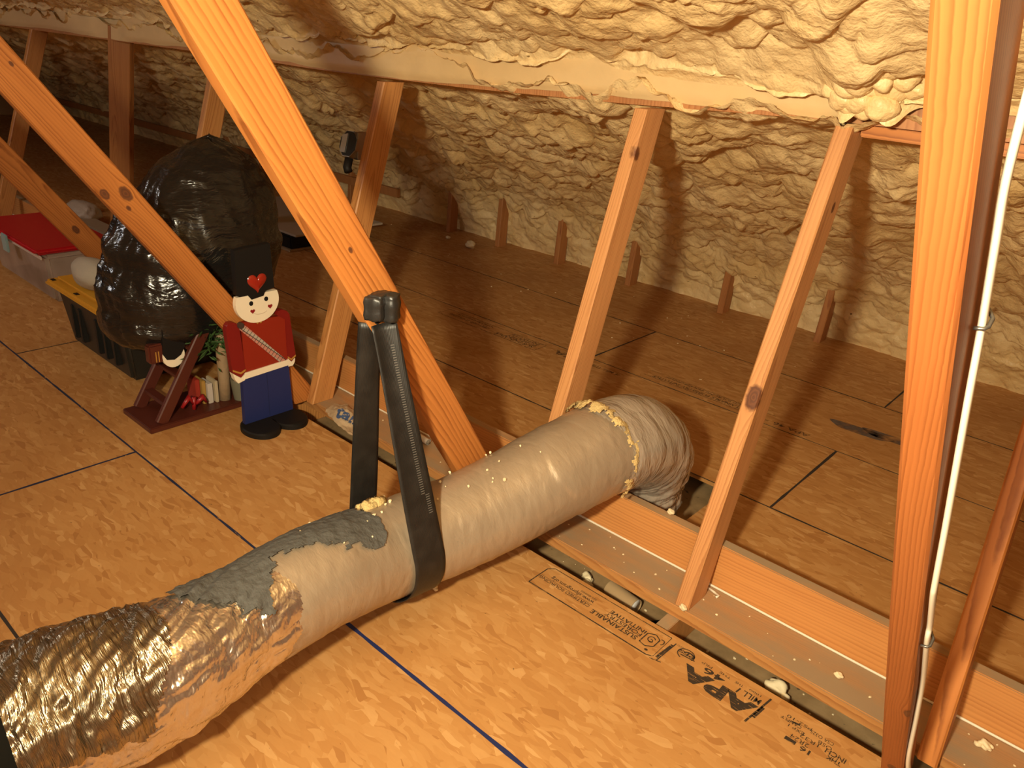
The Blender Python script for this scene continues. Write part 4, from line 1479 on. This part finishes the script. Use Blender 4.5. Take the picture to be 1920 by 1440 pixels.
PX = -2.83 + ux_ * rx * k; PY = cyy + uy_ * ry * k + .05 * np.clip(uy_, 0, 1) * np.clip(.3 - np.abs(zz - .05), 0, 1); PZ = czz + .03 * cr3 + .02 * (cr2 - .1)
for v, x, y, z in zip(b.verts, PX, PY, PZ):
    v.co = (x, y, z)
mb = MB().bm(b)
bag = mb.build('rubbish_bag', BAG, None, True)
tag(bag, 'big glossy black plastic bag pulled over the display tree', 'bag')

# ------------------------------------------------------------------ storage totes
tot = empty('storage_tote', (-3.38, 1.42, 0), 'black storage tote with yellow lid beside the black bag', 'tote')


def tapered(x0, x1, y0, y1, z0, z1, fl):
    vs = [(x0, y0, z0), (x1, y0, z0), (x1, y1, z0), (x0, y1, z0), (x0 - fl, y0 - fl, z1), (x1 + fl, y0 - fl, z1), (x1 + fl, y1 + fl, z1), (x0 - fl, y1 + fl, z1)]
    b = bmesh.new()
    bv_ = [b.verts.new(p) for p in vs]
    for f in ((3, 2, 1, 0), (4, 5, 6, 7), (0, 1, 5, 4), (1, 2, 6, 5), (2, 3, 7, 6), (3, 0, 4, 7)):
        b.faces.new([bv_[i] for i in f])
    b.normal_update()
    bmesh.ops.bevel(b, geom=[e for e in b.edges], offset=.018, segments=3, affect='EDGES')
    return b


TOT = plain('black_tote_plastic', (.020, .018, .014), .45)
YEL = plain('yellow_lid_plastic', (.62, .31, .02), .5)
MB().bm(tapered(-3.66, -3.07, 1.225, 1.59, 0, .262, .03)).build('tote_body', TOT, tot, True, 40)
for x in (-3.55, -3.475, -3.31, -3.235, -3.15):
    MB().box(x - .012, x + .012, 1.193, 1.222, .06, .215, .004).build('side_groove', plain('groove_black', (.006, .006, .005), .5), tot)
lid = MB().box(-3.735, -3.02, 1.165, 1.65, .262, .290, .010).box(-3.70, -3.055, 1.20, 1.615, .288, .304, .008)
ld = lid.build('tote_lid', YEL, tot)
for (x, y) in ((-3.70, 1.19), (-3.45, 1.19), (-3.20, 1.19)):
    MB().box(x - .016, x + .016, y - .008, y + .008, .289, .2915).build('lid_slot', BLACK, ld)
cu = MB().ico((-3.44, 1.262, .372), .088, 4, .05, (1.35, .8, .78), random.Random(2))
tag(cu.build('grey_cushion', GREY, None, True), 'grey fabric cushion resting on the yellow tote lid', 'cushion')

rb = empty('storage_bin', (-4.66, 1.55, 0), 'clear storage bin with bright red lid left of the yellow lidded tote', 'bin')
CLEAR = mat_clear('cloudy_clear_plastic', (.55, .43, .36), .62)
MB().bm(tapered(-5.02, -4.24, 1.36, 1.63, 0, .255, .025)).build('bin_body', CLEAR, rb, True, 40)
RL = plain('red_lid_plastic', (.50, .012, .018), .35)
MB().bm(tapered(-5.06, -4.235, 1.305, 1.70, .252, .283, .012)).build('bin_lid', RL, rb, True, 40)
MB().box(-5.065, -4.215, 1.315, 1.322, .238, .256, .002).build('lid_rim', plain('pale_rim', (.60, .50, .44), .4), rb)
for x in (-4.64, -4.98):
    MB().box(x - .035, x + .035, 1.288, 1.300, .19, .285, .004).build('latch', plain('teal_latch', (.28, .42, .44), .35), rb)
for i in range(9):
    g = random.Random(90 + i)
    pass
cn = MB().ico((-4.42, 1.54, .10), .095, 3, .15, (1.2, 1.2, .9), random.Random(5))
tag(cn.build('fabric_bundle', plain('mottled_cloth', (.32, .22, .18), .9), None, True), 'mottled cloth bundle seen inside the clear bin', 'cloth')
cn2 = MB().ico((-4.76, 1.55, .10), .10, 3, .15, (1.5, 1.2, .85), random.Random(6))
tag(cn2.build('fabric_bundle', plain('pale_cloth', (.48, .36, .30), .9), None, True), 'paler cloth bundle at the far end inside the clear bin', 'cloth')
# pale things behind it
wr_ = MB().ico((-5.78, 2.12, .095), .10, 4, .12, (1.5, .9, .75), random.Random(9))
tag(wr_.build('plastic_roll', plain('cloudy_sheet', (.58, .50, .40), .4, bump=(14, .8, .02)), None, True), 'crumpled roll of pale plastic behind the red lid', 'plastic')
tag(MB().box(-5.75, -5.05, 2.02, 2.14, 0, .075, .004).build('pale_beam', plain('pale_board', (.40, .31, .20), .8)), 'pale block lying behind the red lidded bin', 'block')
blk = empty('black_case', (-4.85, 3.05, 0), 'low black case on the far floor right of the black bag', 'case')
MB().box(-5.45, -4.45, 2.90, 3.32, .015, .10, .008).build('case_body', BLACK, blk)
MB().box(-5.47, -4.44, 2.885, 3.33, 0, .016, .003).build('case_rim', plain('tan_rim', (.36, .26, .15), .7), blk)
tag(MB().box(-5.55, -4.42, 2.92, 3.66, .101, .115, .003).build('white_sheet', plain('white_panel', (.52, .44, .34), .6)), 'pale flat sheet lying on the low black case', 'sheet')
